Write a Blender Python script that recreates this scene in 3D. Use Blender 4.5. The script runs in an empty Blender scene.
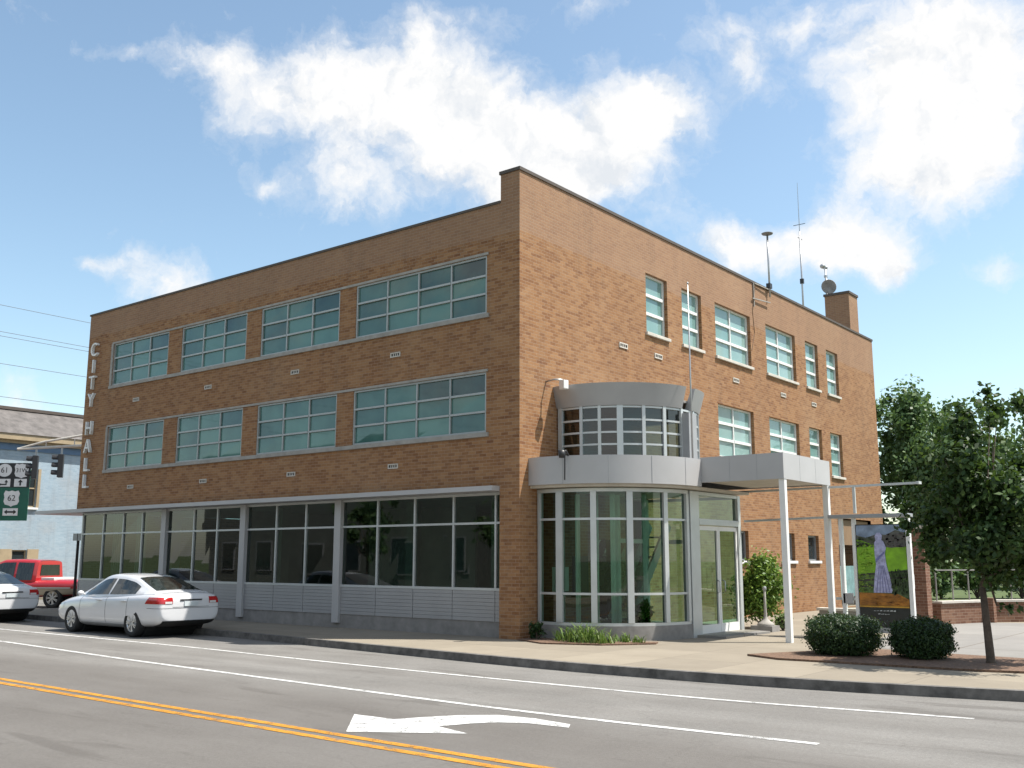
import bpy, bmesh, math, random
import numpy as np
from mathutils import Vector, Matrix
R = math.radians
random.seed(7); rng = np.random.default_rng(11)
scene = bpy.context.scene
col = scene.collection

# ------------------------------------------------------------------ mesh builder
class MB:
    def __init__(s): s.v = []; s.f = []
    def add(s, vs, fs):
        o = len(s.v); s.v += [tuple(p) for p in vs]; s.f += [tuple(i + o for i in f) for f in fs]; return s
    def quad(s, a, b, c, d): return s.add([a, b, c, d], [(0, 1, 2, 3)])
    def box(s, x0, x1, y0, y1, z0, z1):
        return s.add([(x0,y0,z0),(x1,y0,z0),(x1,y1,z0),(x0,y1,z0),(x0,y0,z1),(x1,y0,z1),(x1,y1,z1),(x0,y1,z1)],
                     [(0,3,2,1),(4,5,6,7),(0,1,5,4),(1,2,6,5),(2,3,7,6),(3,0,4,7)])
    def prism(s, pts, z0, z1):
        n = len(pts); v = [(p[0],p[1],z0) for p in pts] + [(p[0],p[1],z1) for p in pts]
        f = [tuple(range(n-1,-1,-1)), tuple(range(n,2*n))] + [(i,(i+1)%n,n+(i+1)%n,n+i) for i in range(n)]
        return s.add(v, f)
    def bar(s, a, b, w, h=None):
        """rectangular bar from a to b"""
        h = h or w; a = Vector(a); b = Vector(b); d = (b-a).normalized()
        up = Vector((0,0,1)) if abs(d.z) < .95 else Vector((0,1,0))
        sd = d.cross(up).normalized(); u = sd.cross(d).normalized(); v = []
        for p in (a, b):
            for i, j in ((-1,-1),(1,-1),(1,1),(-1,1)): v.append(p + sd*i*w/2 + u*j*h/2)
        return s.add(v, [(3,2,1,0),(4,5,6,7),(0,1,5,4),(1,2,6,5),(2,3,7,6),(3,0,4,7)])
    def tube(s, pts, rad, n=8, cap=True):
        pts = [Vector(p) for p in pts]
        rad = list(rad) if hasattr(rad, '__len__') else [rad]*len(pts)
        v = []; f = []
        for i, p in enumerate(pts):
            d = (pts[min(i+1,len(pts)-1)] - pts[max(i-1,0)]).normalized()
            a = d.cross(Vector((0,0,1)) if abs(d.z) < .9 else Vector((1,0,0))).normalized(); b = d.cross(a)
            for k in range(n):
                t = 2*math.pi*k/n; v.append(p + (a*math.cos(t)+b*math.sin(t))*rad[i])
        for i in range(len(pts)-1):
            for k in range(n): f.append((i*n+k, i*n+(k+1)%n, (i+1)*n+(k+1)%n, (i+1)*n+k))
        if cap: f.append(tuple(range(n-1,-1,-1))); f.append(tuple((len(pts)-1)*n+k for k in range(n)))
        return s.add(v, f)
    def lathe(s, prof, c=(0,0,0), n=24, axis='z'):
        v = []; f = []
        for r, h in prof:
            for k in range(n):
                t = 2*math.pi*k/n; a, b = r*math.cos(t), r*math.sin(t)
                v.append((c[0]+a,c[1]+b,c[2]+h) if axis == 'z' else (c[0]+a,c[1]+h,c[2]+b) if axis == 'y' else (c[0]+h,c[1]+a,c[2]+b))
        for i in range(len(prof)-1):
            for k in range(n): f.append((i*n+k, i*n+(k+1)%n, (i+1)*n+(k+1)%n, (i+1)*n+k))
        return s.add(v, f)
    def ell(s, c, r, n=14, m=8):
        return s.lathe([(max(1e-4, math.sin(math.pi*i/m))*1.0, -math.cos(math.pi*i/m)) for i in range(m+1)], n=n) if False else s._ell(c, r, n, m)
    def _ell(s, c, r, n, m):
        v = []; f = []
        for i in range(m+1):
            p = math.pi*i/m
            for k in range(n):
                t = 2*math.pi*k/n
                v.append((c[0]+r[0]*math.sin(p)*math.cos(t), c[1]+r[1]*math.sin(p)*math.sin(t), c[2]-r[2]*math.cos(p)))
        for i in range(m):
            for k in range(n): f.append((i*n+k, i*n+(k+1)%n, (i+1)*n+(k+1)%n, (i+1)*n+k))
        return s.add(v, f)
    def mesh(s, name):
        me = bpy.data.meshes.new(name); me.from_pydata(s.v, [], s.f); me.update(); return me
    def build(s, name, mat, parent=None, smooth=False, bevel=0, fix=True):
        me = s.mesh(name)
        if fix or bevel:
            bm = bmesh.new(); bm.from_mesh(me)
            if fix: bmesh.ops.recalc_face_normals(bm, faces=bm.faces)
            if bevel: bmesh.ops.bevel(bm, geom=[e for e in bm.edges if len(e.link_faces) == 2 and e.calc_face_angle(0) > .5], offset=bevel, segments=2, affect='EDGES', profile=.6)
            bm.to_mesh(me); bm.free()
        return link(name, me, mat, parent, smooth)

def link(name, me, mat, parent=None, smooth=False):
    o = bpy.data.objects.new(name, me); col.objects.link(o)
    if mat: me.materials.append(mat)
    if parent: o.parent = parent
    if smooth:
        for p in me.polygons: p.use_smooth = True
    return o
def autosmooth(o, ang=40):
    me = o.data; bm = bmesh.new(); bm.from_mesh(me)
    for f in bm.faces: f.smooth = True
    for e in bm.edges: e.smooth = not (len(e.link_faces) == 2 and e.calc_face_angle(0) > R(ang))
    bm.to_mesh(me); bm.free(); return o
def tag(o, label, cat, group=None):
    o['label'] = label; o['category'] = cat
    if group: o['group'] = group
    return o
def struct(o): o['kind'] = 'structure'; return o
def empty(name, loc=(0,0,0), rz=0):
    o = bpy.data.objects.new(name, None); col.objects.link(o); o.location = loc; o.rotation_euler = (0,0,rz); o.empty_display_size = .3; return o
def thing(name, label, cat, loc=(0,0,0), rz=0, group=None): return tag(empty(name, loc, rz), label, cat, group)
def copy_tree(o, parent=None):
    c = o.copy(); col.objects.link(c); c.parent = parent
    for ch in list(o.children): copy_tree(ch, c)
    return c

# ------------------------------------------------------------------ materials
class NT:
    def __init__(s, m): s.t = m.node_tree; s.n = s.t.nodes
    def new(s, ty, **k):
        n = s.n.new(ty)
        for a, b in k.items(): setattr(n, a, b)
        return n
    def lk(s, a, b): s.t.links.new(a, b)
    def setin(s, sock, v):
        if hasattr(v, 'is_output') or isinstance(v, bpy.types.NodeSocket): s.lk(v, sock)
        else: sock.default_value = v
    def math(s, op, a, b=None, c=None, clamp=False):
        n = s.new('ShaderNodeMath', operation=op, use_clamp=clamp); s.setin(n.inputs[0], a)
        if b is not None: s.setin(n.inputs[1], b)
        if c is not None: s.setin(n.inputs[2], c)
        return n.outputs[0]
    def mix(s, fac, a, b, blend='MIX'):
        n = s.new('ShaderNodeMix', data_type='RGBA', blend_type=blend)
        s.setin(n.inputs[0], fac); s.setin(n.inputs[6], a); s.setin(n.inputs[7], b); return n.outputs[2]
    def ramp(s, fac, stops, interp='LINEAR'):
        n = s.new('ShaderNodeValToRGB'); cr = n.color_ramp; cr.interpolation = interp
        while len(cr.elements) < len(stops): cr.elements.new(.5)
        for e, (p, c) in zip(cr.elements, stops): e.position = p; e.color = c if len(c) == 4 else (*c, 1)
        s.lk(fac, n.inputs[0]); return n.outputs[0]
    def noise(s, vec, scale, detail=4, rough=.55, dist=0):
        n = s.new('ShaderNodeTexNoise'); n.inputs['Scale'].default_value = scale; n.inputs['Detail'].default_value = detail
        n.inputs['Roughness'].default_value = rough; n.inputs['Distortion'].default_value = dist
        if vec is not None: s.lk(vec, n.inputs['Vector'])
        return n.outputs[0]
def g4(c): return (*c, 1) if len(c) == 3 else c
def newmat(name):
    m = bpy.data.materials.new(name); m.use_nodes = True; nt = NT(m)
    return m, nt, nt.n['Principled BSDF']
def plain(name, c, rough=.6, metal=0, spec=.5, var=.12, scale=3, coat=0, bump=0, bscale=40):
    m, nt, b = newmat(name)
    b.inputs['Roughness'].default_value = rough; b.inputs['Metallic'].default_value = metal
    b.inputs['Specular IOR Level'].default_value = spec; b.inputs['Coat Weight'].default_value = coat; b.inputs['Coat Roughness'].default_value = .04
    tc = nt.new('ShaderNodeTexCoord').outputs['Object']
    n = nt.noise(tc, scale, 5, .6)
    lo = tuple(x*(1-var) for x in c); hi = tuple(min(1, x*(1+var)) for x in c)
    nt.lk(nt.ramp(n, [(.3, lo), (.7, hi)]), b.inputs['Base Color'])
    if bump:
        bn = nt.new('ShaderNodeBump'); bn.inputs['Strength'].default_value = bump; bn.inputs['Distance'].default_value = .01
        nt.lk(nt.noise(tc, bscale, 3), bn.inputs['Height']); nt.lk(bn.outputs[0], b.inputs['Normal'])
    return m

def brick(name, stops, band=None, bw=.215, rh=.075, mortar=(.33,.27,.21)):
    m, nt, b = newmat(name)
    tc = nt.new('ShaderNodeTexCoord').outputs['Object']
    sx = nt.new('ShaderNodeSeparateXYZ'); nt.lk(tc, sx.inputs[0])
    gn = nt.new('ShaderNodeNewGeometry'); sn = nt.new('ShaderNodeSeparateXYZ'); nt.lk(gn.outputs['True Normal'], sn.inputs[0])
    isx = nt.math('GREATER_THAN', nt.math('ABSOLUTE', sn.outputs[0]), .5)
    u = nt.math('ADD', nt.math('MULTIPLY', sx.outputs[1], isx), nt.math('MULTIPLY', sx.outputs[0], nt.math('SUBTRACT', 1.0, isx)))
    cv = nt.new('ShaderNodeCombineXYZ'); nt.lk(u, cv.inputs[0]); nt.lk(sx.outputs[2], cv.inputs[1])
    bt = nt.new('ShaderNodeTexBrick'); nt.lk(cv.outputs[0], bt.inputs['Vector'])
    for k, v in {'Scale':1,'Mortar Size':.006,'Mortar Smooth':.3,'Bias':0,'Brick Width':bw,'Row Height':rh}.items(): bt.inputs[k].default_value = v
    bt.inputs['Color1'].default_value = (0,0,0,1); bt.inputs['Color2'].default_value = (1,1,1,1); bt.inputs['Mortar'].default_value = (.5,.5,.5,1)
    clump = nt.noise(cv.outputs[0], 1.3, 3, .6)
    st = nt.new('ShaderNodeMapping'); st.inputs['Scale'].default_value = (1.0, 2.6, 1); nt.lk(cv.outputs[0], st.inputs[0])
    fine = nt.noise(st.outputs[0], 4.2, 5, .66)
    val = nt.math('ADD', nt.math('MULTIPLY', bt.outputs['Color'], .5), nt.math('ADD', nt.math('MULTIPLY', nt.math('SUBTRACT', fine, .5), .85), .25), clamp=True)
    c = nt.ramp(val, stops)
    if band:   # weathered paler brick above the old roof line
        w = nt.math('ADD', sx.outputs[2], nt.math('MULTIPLY', nt.math('SUBTRACT', clump, .5), .25))
        fac = nt.ramp(nt.math('SUBTRACT', w, band[0]), [(.0,(0,0,0)),(.06,(1,1,1))])
        c = nt.mix(fac, c, nt.mix(.62, c, g4(band[1])))
    big = nt.noise(tc, .35, 4)
    c = nt.mix(nt.ramp(big, [(.35,(.0,.0,.0)),(.75,(.22,.22,.22))]), c, g4((.2,.12,.07)))
    dm = nt.new('ShaderNodeMapping'); dm.inputs['Scale'].default_value = (1.6, .16, 1); nt.lk(cv.outputs[0], dm.inputs[0])
    c = nt.mix(nt.ramp(nt.noise(dm.outputs[0], 1.5, 5, .6), [(.5,(0,0,0)),(.78,(.30,.30,.30))]), c, g4((.13,.085,.06)))
    c = nt.mix(nt.ramp(nt.noise(cv.outputs[0], .5, 4, .6), [(.5,(0,0,0)),(.8,(.25,.25,.25))]), c, g4((.42,.29,.18)))
    c = nt.mix(nt.math('MULTIPLY', bt.outputs['Fac'], .55), c, g4(mortar))
    nt.lk(c, b.inputs['Base Color']); b.inputs['Roughness'].default_value = .9; b.inputs['Specular IOR Level'].default_value = .2
    bn = nt.new('ShaderNodeBump'); bn.inputs['Strength'].default_value = .35; bn.inputs['Distance'].default_value = .01
    nt.lk(nt.math('SUBTRACT', nt.math('MULTIPLY', val, .5), bt.outputs['Fac']), bn.inputs['Height']); nt.lk(bn.outputs[0], b.inputs['Normal'])
    return m

def glass(name, tint, refl=.0, ior=1.5, gcol=(1,1,1), bump=.02):
    """see-through pane: tinted transmission + fresnel mirror"""
    m, nt, b = newmat(name); nt.n.remove(b); out = nt.n['Material Output']
    tr = nt.new('ShaderNodeBsdfTransparent'); tr.inputs[0].default_value = g4(tint)
    gl = nt.new('ShaderNodeBsdfGlossy'); gl.inputs['Roughness'].default_value = .015; gl.inputs[0].default_value = g4(gcol)
    bn = nt.new('ShaderNodeBump'); bn.inputs['Strength'].default_value = bump; bn.inputs['Distance'].default_value = .02
    tc = nt.new('ShaderNodeTexCoord').outputs['Object']; nt.lk(nt.noise(tc, 1.1, 2), bn.inputs['Height']); nt.lk(bn.outputs[0], gl.inputs['Normal'])
    fr = nt.new('ShaderNodeFresnel'); fr.inputs[0].default_value = ior
    fac = nt.math('ADD', nt.math('MULTIPLY', fr.outputs[0], 1.0), refl, clamp=True)
    mx = nt.new('ShaderNodeMixShader'); nt.lk(fac, mx.inputs[0]); nt.lk(tr.outputs[0], mx.inputs[1]); nt.lk(gl.outputs[0], mx.inputs[2])
    nt.lk(mx.outputs[0], out.inputs[0]); return m
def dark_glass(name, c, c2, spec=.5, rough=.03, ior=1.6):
    """tinted pane with an opaque body colour that differs a little from pane to pane"""
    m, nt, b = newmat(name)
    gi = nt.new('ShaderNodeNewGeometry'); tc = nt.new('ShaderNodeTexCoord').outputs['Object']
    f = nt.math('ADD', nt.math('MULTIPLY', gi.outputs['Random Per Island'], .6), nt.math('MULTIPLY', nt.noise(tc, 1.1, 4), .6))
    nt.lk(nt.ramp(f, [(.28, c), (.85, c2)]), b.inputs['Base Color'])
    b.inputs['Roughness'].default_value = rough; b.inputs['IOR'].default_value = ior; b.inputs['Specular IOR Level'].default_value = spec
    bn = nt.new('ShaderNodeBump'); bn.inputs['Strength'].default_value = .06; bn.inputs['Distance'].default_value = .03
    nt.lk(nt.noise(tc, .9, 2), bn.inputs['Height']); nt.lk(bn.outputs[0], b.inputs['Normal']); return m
def leafmat(name, cols, trans=.3):
    m, nt, b = newmat(name); out = nt.n['Material Output']
    gi = nt.new('ShaderNodeNewGeometry'); tc = nt.new('ShaderNodeTexCoord').outputs['Object']
    f = nt.math('ADD', nt.math('MULTIPLY', gi.outputs['Random Per Island'], .6), nt.math('MULTIPLY', nt.noise(tc, 1.6, 3), .4))
    c = nt.ramp(f, [(.15, cols[0]), (.5, cols[1]), (.85, cols[2])])
    nt.lk(c, b.inputs['Base Color']); b.inputs['Roughness'].default_value = .5; b.inputs['Specular IOR Level'].default_value = .35
    tl = nt.new('ShaderNodeBsdfTranslucent'); nt.lk(nt.mix(.6, c, g4((.10,.16,.02))), tl.inputs[0])
    mx = nt.new('ShaderNodeMixShader'); mx.inputs[0].default_value = trans
    nt.lk(b.outputs[0], mx.inputs[1]); nt.lk(tl.outputs[0], mx.inputs[2]); nt.lk(mx.outputs[0], out.inputs[0]); return m

M = {}
M['brick'] = brick('tan_brick', [(.05,(.135,.056,.032)),(.28,(.208,.098,.045)),(.55,(.278,.144,.067)),(.95,(.345,.195,.098))], band=(9.25,(.29,.182,.122)))
M['brick_red'] = brick('red_brick', [(.1,(.09,.042,.03)),(.4,(.155,.075,.05)),(.9,(.22,.125,.085))])
M['coping'] = plain('dark_coping', (.075,.06,.05), .7)
M['alu'] = plain('aluminium_frame', (.50,.52,.52), .38, .35, var=.06)
M['alu_dk'] = plain('grey_aluminium', (.30,.31,.32), .45, .3, var=.08)
M['white'] = plain('white_paint', (.70,.70,.68), .5, var=.05)
M['panel'] = plain('grey_metal_panel', (.34,.34,.345), .42, .25, var=.07, scale=1.2)
M['fascia'] = plain('pale_metal_fascia', (.40,.395,.395), .45, .05, var=.05, scale=1.0)
M['soffit'] = plain('soffit_board', (.48,.44,.38), .8)
M['stone'] = plain('limestone', (.50,.47,.42), .85, var=.12, scale=5)
M['band'] = plain('shaded_band_grey', (.30,.285,.26), .85, var=.18, scale=4)  # limestone darkened for shade on the bands; plain grey on bracket and receptacle
M['alu_win'] = plain('window_aluminium', (.36,.375,.37), .42, .3, var=.08)
M['concrete_dk'] = plain('dark_concrete', (.22,.21,.20), .9, var=.2, scale=4, bump=.2)
M['glass_store'] = glass('storefront_glass', (.34,.52,.46), .03, bump=.012)
M['glass_tower'] = glass('entrance_glass', (.50,.74,.62), .012, bump=.015)
M['glass_up'] = dark_glass('teal_window_glass', (.008,.042,.048), (.085,.20,.17))
M['glass_rt'] = dark_glass('pale_teal_window_glass', (.10,.22,.21), (.24,.36,.34))  # light blinds plus bright sky reflection, painted into the paler body colour
M['glass_sm'] = dark_glass('dark_window_glass', (.012,.018,.02), (.03,.04,.045))
M['glass_car'] = dark_glass('car_glass', (.012,.016,.016), (.03,.036,.034), rough=.02)
M['black'] = plain('black_metal', (.02,.02,.022), .45, var=.1)
M['dark'] = plain('dark_recess', (.012,.012,.012), .9)
M['steel'] = plain('galvanised_steel', (.42,.43,.44), .4, .7, var=.1)
M['inter_wall'] = plain('interior_plaster', (.34,.33,.28), .9, var=.2, scale=.8)
M['inter_floor'] = plain('interior_floor', (.20,.19,.16), .5, var=.15)
M['inter_ceil'] = plain('interior_ceiling', (.55,.55,.52), .9)
M['wood'] = plain('brown_wood', (.16,.085,.04), .6, var=.25, scale=8)
M['rubber'] = plain('tyre_rubber', (.018,.018,.018), .85, var=.15)
M['rim'] = plain('alloy_rim', (.55,.56,.57), .3, .8, var=.05)
M['car_white'] = plain('white_car_paint', (.62,.63,.65), .25, var=.015, coat=1)
M['car_red'] = plain('red_car_paint', (.42,.012,.018), .3, var=.03, coat=1)
M['car_tan'] = plain('tan_car_paint', (.36,.29,.20), .35, var=.04, coat=.6)
M['tail'] = plain('red_lamp', (.38,.012,.012), .15, var=.1, coat=1)
M['lens'] = plain('clear_lamp', (.6,.6,.6), .12, var=.03, coat=1)
M['plate'] = plain('plate', (.55,.60,.62), .5)
M['bluepaint'] = None
M['slate'] = plain('slate_roof', (.115,.105,.10), .85, var=.35, scale=2.2, bump=.4, bscale=9)
M['cream'] = plain('cream_trim', (.33,.26,.165), .7)
M['blue_trim'] = plain('blue_trim', (.10,.17,.27), .7)
M['bark'] = plain('bark', (.085,.065,.05), .95, var=.35, scale=12, bump=.6, bscale=30)
M['leaf_a'] = leafmat('maple_leaves', [(.012,.030,.009),(.032,.07,.019),(.085,.145,.040)])
M['leaf_b'] = leafmat('far_leaves', [(.038,.085,.034),(.085,.155,.055),(.14,.23,.08)])
M['leaf_h'] = leafmat('boxwood_leaves', [(.008,.022,.008),(.018,.045,.014),(.05,.09,.022)], .2)
M['leaf_y'] = leafmat('yew_leaves', [(.05,.11,.016),(.12,.22,.03),(.26,.36,.06)])
M['leaf_l'] = leafmat('grass_blades', [(.05,.10,.02),(.12,.21,.04),(.22,.28,.08)])
M['leaf_p'] = leafmat('pale_leaves', [(.10,.15,.05),(.18,.25,.09),(.28,.33,.15)])
M['mulch'] = plain('mulch', (.14,.085,.055), .95, var=.55, scale=22, bump=1, bscale=60)
M['wire'] = plain('wire', (.12,.14,.17), .7)
M['grass'] = plain('lawn', (.06,.09,.025), .95, var=.3, scale=2)

def asphalt():
    m, nt, b = newmat('worn_asphalt')
    tc = nt.new('ShaderNodeTexCoord').outputs['Object']; sx = nt.new('ShaderNodeSeparateXYZ'); nt.lk(tc, sx.inputs[0])
    mp = nt.new('ShaderNodeMapping'); mp.inputs['Scale'].default_value = (.18, 1.0, 1); nt.lk(tc, mp.inputs[0])
    streak = nt.noise(mp.outputs[0], 1.1, 5, .65); grain = nt.noise(tc, 22, 4, .8); blot = nt.noise(tc, .55, 5, .6)
    agg = nt.noise(tc, 95, 2, .7)
    v = nt.math('ADD', nt.math('ADD', nt.math('MULTIPLY', streak, .50), nt.math('MULTIPLY', grain, .50)), nt.math('ADD', nt.math('MULTIPLY', blot, .34), nt.math('SUBTRACT', nt.math('MULTIPLY', agg, .55), .345)))
    c = nt.ramp(v, [(.36,(.105,.099,.092)),(.62,(.172,.165,.154)),(.88,(.25,.242,.228))])
    # older, browner surfacing on the near side of the yellow lines
    near = nt.ramp(nt.math('ADD', nt.math('MULTIPLY', sx.outputs[1], -1.0), nt.math('MULTIPLY', streak, .5)), [(0,(0,0,0)),(1,(1,1,1))])
    nf = nt.math('SMOOTH_MIN', nt.math('MULTIPLY', nt.math('MAXIMUM', nt.math('SUBTRACT', nt.math('MULTIPLY', sx.outputs[1], -1.0), 7.3), 0.0), .8), 1.0, .2)
    c = nt.mix(nt.math('MULTIPLY', nf, .5, clamp=True), c, g4((.088,.077,.068)))
    # oil-darkened wheel paths
    for yy in (-5.55, -6.75, -8.0, -9.35):
        d = nt.math('ABSOLUTE', nt.math('ADD', sx.outputs[1], -yy))
        k = nt.math('SUBTRACT', 1.0, nt.math('DIVIDE', d, .38), clamp=True)
        c = nt.mix(nt.math('MULTIPLY', nt.math('MULTIPLY', k, streak), .5), c, g4((.13,.12,.11)))
    # cracks and dark patches
    vo = nt.new('ShaderNodeTexVoronoi', feature='DISTANCE_TO_EDGE'); vo.inputs['Scale'].default_value = .42
    wp = nt.new('ShaderNodeVectorMath', operation='ADD'); nt.lk(tc, wp.inputs[0])
    nz = nt.new('ShaderNodeTexNoise'); nz.inputs['Scale'].default_value = 1.2; nz.inputs['Detail'].default_value = 4; nt.lk(tc, nz.inputs['Vector'])
    sc = nt.new('ShaderNodeVectorMath', operation='SCALE'); sc.inputs['Scale'].default_value = 1.2; nt.lk(nz.outputs['Color'], sc.inputs[0]); nt.lk(sc.outputs[0], wp.inputs[1])
    nt.lk(wp.outputs[0], vo.inputs['Vector'])
    cr = nt.math('MULTIPLY', nt.math('LESS_THAN', vo.outputs['Distance'], .006), nt.math('GREATER_THAN', nt.noise(tc, .35, 2), .5))
    c = nt.mix(nt.math('MULTIPLY', cr, .14), c, g4((.06,.055,.05)))
    pt = nt.ramp(nt.noise(mp.outputs[0], 2.4, 4, .6, .6), [(.60,(0,0,0)),(.70,(1,1,1))])
    c = nt.mix(nt.math('MULTIPLY', pt, .45), c, g4((.075,.067,.06)))
    nt.lk(c, b.inputs['Base Color']); b.inputs['Roughness'].default_value = .88; b.inputs['Specular IOR Level'].default_value = .3
    bn = nt.new('ShaderNodeBump'); bn.inputs['Strength'].default_value = .8; bn.inputs['Distance'].default_value = .008
    nt.lk(nt.noise(tc, 75, 3, .75), bn.inputs['Height']); nt.lk(bn.outputs[0], b.inputs['Normal']); return m
def concrete(name, c0, c1, joint=1.5, jy=None):
    m, nt, b = newmat(name)
    tc = nt.new('ShaderNodeTexCoord').outputs['Object']; sx = nt.new('ShaderNodeSeparateXYZ'); nt.lk(tc, sx.inputs[0])
    v = nt.math('ADD', nt.math('MULTIPLY', nt.noise(tc, .8, 5, .65), .6), nt.math('MULTIPLY', nt.noise(tc, 60, 2), .4))
    c = nt.ramp(v, [(.32, c0), (.68, c1)])
    if joint:
        for k in (0, 1):
            fr = nt.math('FRACT', nt.math('ADD', nt.math('DIVIDE', sx.outputs[k], joint if k == 0 else (jy or joint)), 100.0))
            j = nt.math('LESS_THAN', fr, .012)
            c = nt.mix(nt.math('MULTIPLY', j, .6), c, g4((.12,.10,.08)))
        bt = nt.new('ShaderNodeTexBrick'); nt.lk(tc, bt.inputs['Vector']); bt.offset = 0
        for k, q in {'Scale':1,'Mortar Size':0,'Brick Width':joint,'Row Height':jy or joint}.items(): bt.inputs[k].default_value = q
        bt.inputs['Color1'].default_value = (.9,.9,.9,1); bt.inputs['Color2'].default_value = (1.06,1.06,1.05,1)
        c = nt.mix(1.0, c, bt.outputs['Color'], 'MULTIPLY')
    st = nt.ramp(nt.noise(tc, 2.2, 4, .7), [(.62,(0,0,0)),(.72,(1,1,1))])
    c = nt.mix(nt.math('MULTIPLY', st, .25), c, g4((.16,.135,.11)))
    nt.lk(c, b.inputs['Base Color']); b.inputs['Roughness'].default_value = .92; b.inputs['Specular IOR Level'].default_value = .2
    return m
def roadpaint(name, c):
    m, nt, b = newmat(name); out = nt.n['Material Output']
    tc = nt.new('ShaderNodeTexCoord').outputs['Object']
    w = nt.math('ADD', nt.math('MULTIPLY', nt.noise(tc, 6, 5, .7), .6), nt.math('MULTIPLY', nt.noise(tc, 70, 2, .7), .4))
    b.inputs['Base Color'].default_value = g4(c); b.inputs['Roughness'].default_value = .7
    nt.lk(nt.ramp(nt.noise(tc, 2.0, 4), [(.3, tuple(x*.8 for x in c)), (.7, c)]), b.inputs['Base Color'])
    tr = nt.new('ShaderNodeBsdfTransparent'); mx = nt.new('ShaderNodeMixShader')
    nt.lk(nt.ramp(w, [(.36,(0,0,0)),(.50,(1,1,1))]), mx.inputs[0]); nt.lk(tr.outputs[0], mx.inputs[1]); nt.lk(b.outputs[0], mx.inputs[2])
    nt.lk(mx.outputs[0], out.inputs[0]); return m
M['asphalt'] = asphalt()
M['walk'] = concrete('sidewalk_concrete', (.21,.182,.143), (.27,.238,.19))
M['lot'] = concrete('lot_concrete', (.20,.193,.183), (.265,.254,.238), 4)
M['kerb'] = plain('kerb_concrete', (.115,.108,.10), .95, var=.5, scale=4, bump=.4, bscale=20)
M['pw'] = roadpaint('white_road_paint', (.60,.60,.585))
M['py'] = roadpaint('yellow_road_paint', (.50,.225,.018))
M['bluepaint'] = brick('pale_blue_painted_brick', [(.1,(.26,.35,.42)),(.5,(.31,.40,.47)),(.9,(.35,.44,.50))], mortar=(.33,.43,.51))

# ------------------------------------------------------------------ ground, road, pavements
def interp_poly(pts, step=1.0):
    xs = np.array([p[0] for p in pts]); ys = np.array([p[1] for p in pts])
    X = np.arange(xs[0], xs[-1]+1e-6, step); Y = np.interp(X, xs, ys)
    k = np.array([1,2,3,2,1])/9.0; Yp = np.convolve(np.pad(Y, 2, mode='edge'), k, 'valid')
    return list(zip(X, Yp))
kerb_line = interp_poly([(-21.5,-1.9),(-14,-2.05),(-9,-2.35),(-5,-2.65),(-1,-3.05),(2.4,-3.38),(5,-3.45),(7.5,-3.3),(10,-2.78),(12.5,-2.15),(16,-1.3),(40,3.5)], .75)
ZR = -.13
struct(MB().quad((-900,-900,-.2),(900,-900,-.2),(900,900,-.2),(-900,900,-.2)).build('ground', M['grass']))
struct(MB().quad((-220,-17.4,ZR),(120,-17.4,ZR),(120,-1.2,ZR),(-220,-1.2,ZR)).build('road', M['asphalt']))
struct(MB().quad((-32.5,-1.2,ZR),(-21.3,-1.2,ZR),(-21.3,160,ZR),(-32.5,160,ZR)).build('side_street', M['asphalt']))
inner = [(x, y+.16) for x, y in kerb_line]
struct(MB().prism(inner + [(40,60),(-21.5,60)], -.19, 0).build('sidewalk', M['walk']))
kb = MB()
for (a, b), (c, d) in zip(zip(kerb_line, inner), list(zip(kerb_line, inner))[1:]):
    z0, z1 = -.18, .012
    kb.add([(*a,z0),(*c,z0),(*d,z0),(*b,z0),(a[0],a[1]+.02,z1),(c[0],c[1]+.02,z1),(*d,z1),(*b,z1)], [(4,5,6,7),(0,1,5,4),(2,3,7,6)])
struct(kb.build('kerb', M['kerb'], fix=False))
struct(MB().prism([(-220,-2.0),(-32.8,-2.0),(-32.8,160),(-220,160)], -.19, 0).build('sidewalk', M['walk']))
struct(MB().prism([(-220,-24),(120,-24),(120,-17.4),(-220,-17.4)], -.19, 0).build('sidewalk', M['walk']))
struct(MB().prism([(6.4,3.0),(8.3,2.35),(12,2.2),(39.5,6),(39.5,13.5),(6.9,13.5),(5.2,12.2),(5.0,10.6)], .001, .006).build('driveway', M['lot']))
bed = [(5.45,-.25),(6.2,-.62),(7.2,-.55),(8.3,-.5),(9.4,-.42),(10.5,-.1),(12.5,.6),(12.6,2.1),(10,2.05),(8.2,2.2),(7.0,2.3),(6.2,1.4)]
struct(MB().prism(bed, .002, .035).build('planting_bed', M['mulch']))
struct(MB().prism([(.02,-.1),(1.0,-.55),(2.2,-.1),(2.9,.85),(2.75,1.2),(1.9,.6),(1.0,.45),(.02,.5)], .002, .03).build('planting_bed', M['mulch']))
# painted markings
def strip(pts, w):
    m = MB(); P = [Vector((x,y,0)) for x, y in pts]; L = []
    for i, p in enumerate(P):
        d = (P[min(i+1,len(P)-1)]-P[max(i-1,0)]).normalized(); n = Vector((-d.y,d.x,0)); L.append((p+n*w/2, p-n*w/2))
    for (a,b),(c,d) in zip(L, L[1:]): m.quad(*[(q.x,q.y,ZR+.005) for q in (a,b,d,c)])
    return m
edge = interp_poly([(-60,-4.6),(-20,-4.55),(-5,-4.66),(-1.4,-4.9),(2,-5.02),(7,-5.05),(8.4,-4.92),(10.4,-4.52)], .8)
struct(strip(edge, .10).build('road_marking', M['pw'], fix=False))
lane = interp_poly([(-60,-6.3),(-20,-6.3),(-10,-6.45),(-3.7,-7.0),(.3,-7.22),(3.7,-7.4),(5.75,-7.5),(8.3,-7.44),(9.95,-7.3),(10.3,-7.27)], .8)
struct(strip(lane, .11).build('road_marking', M['pw'], fix=False))
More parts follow.
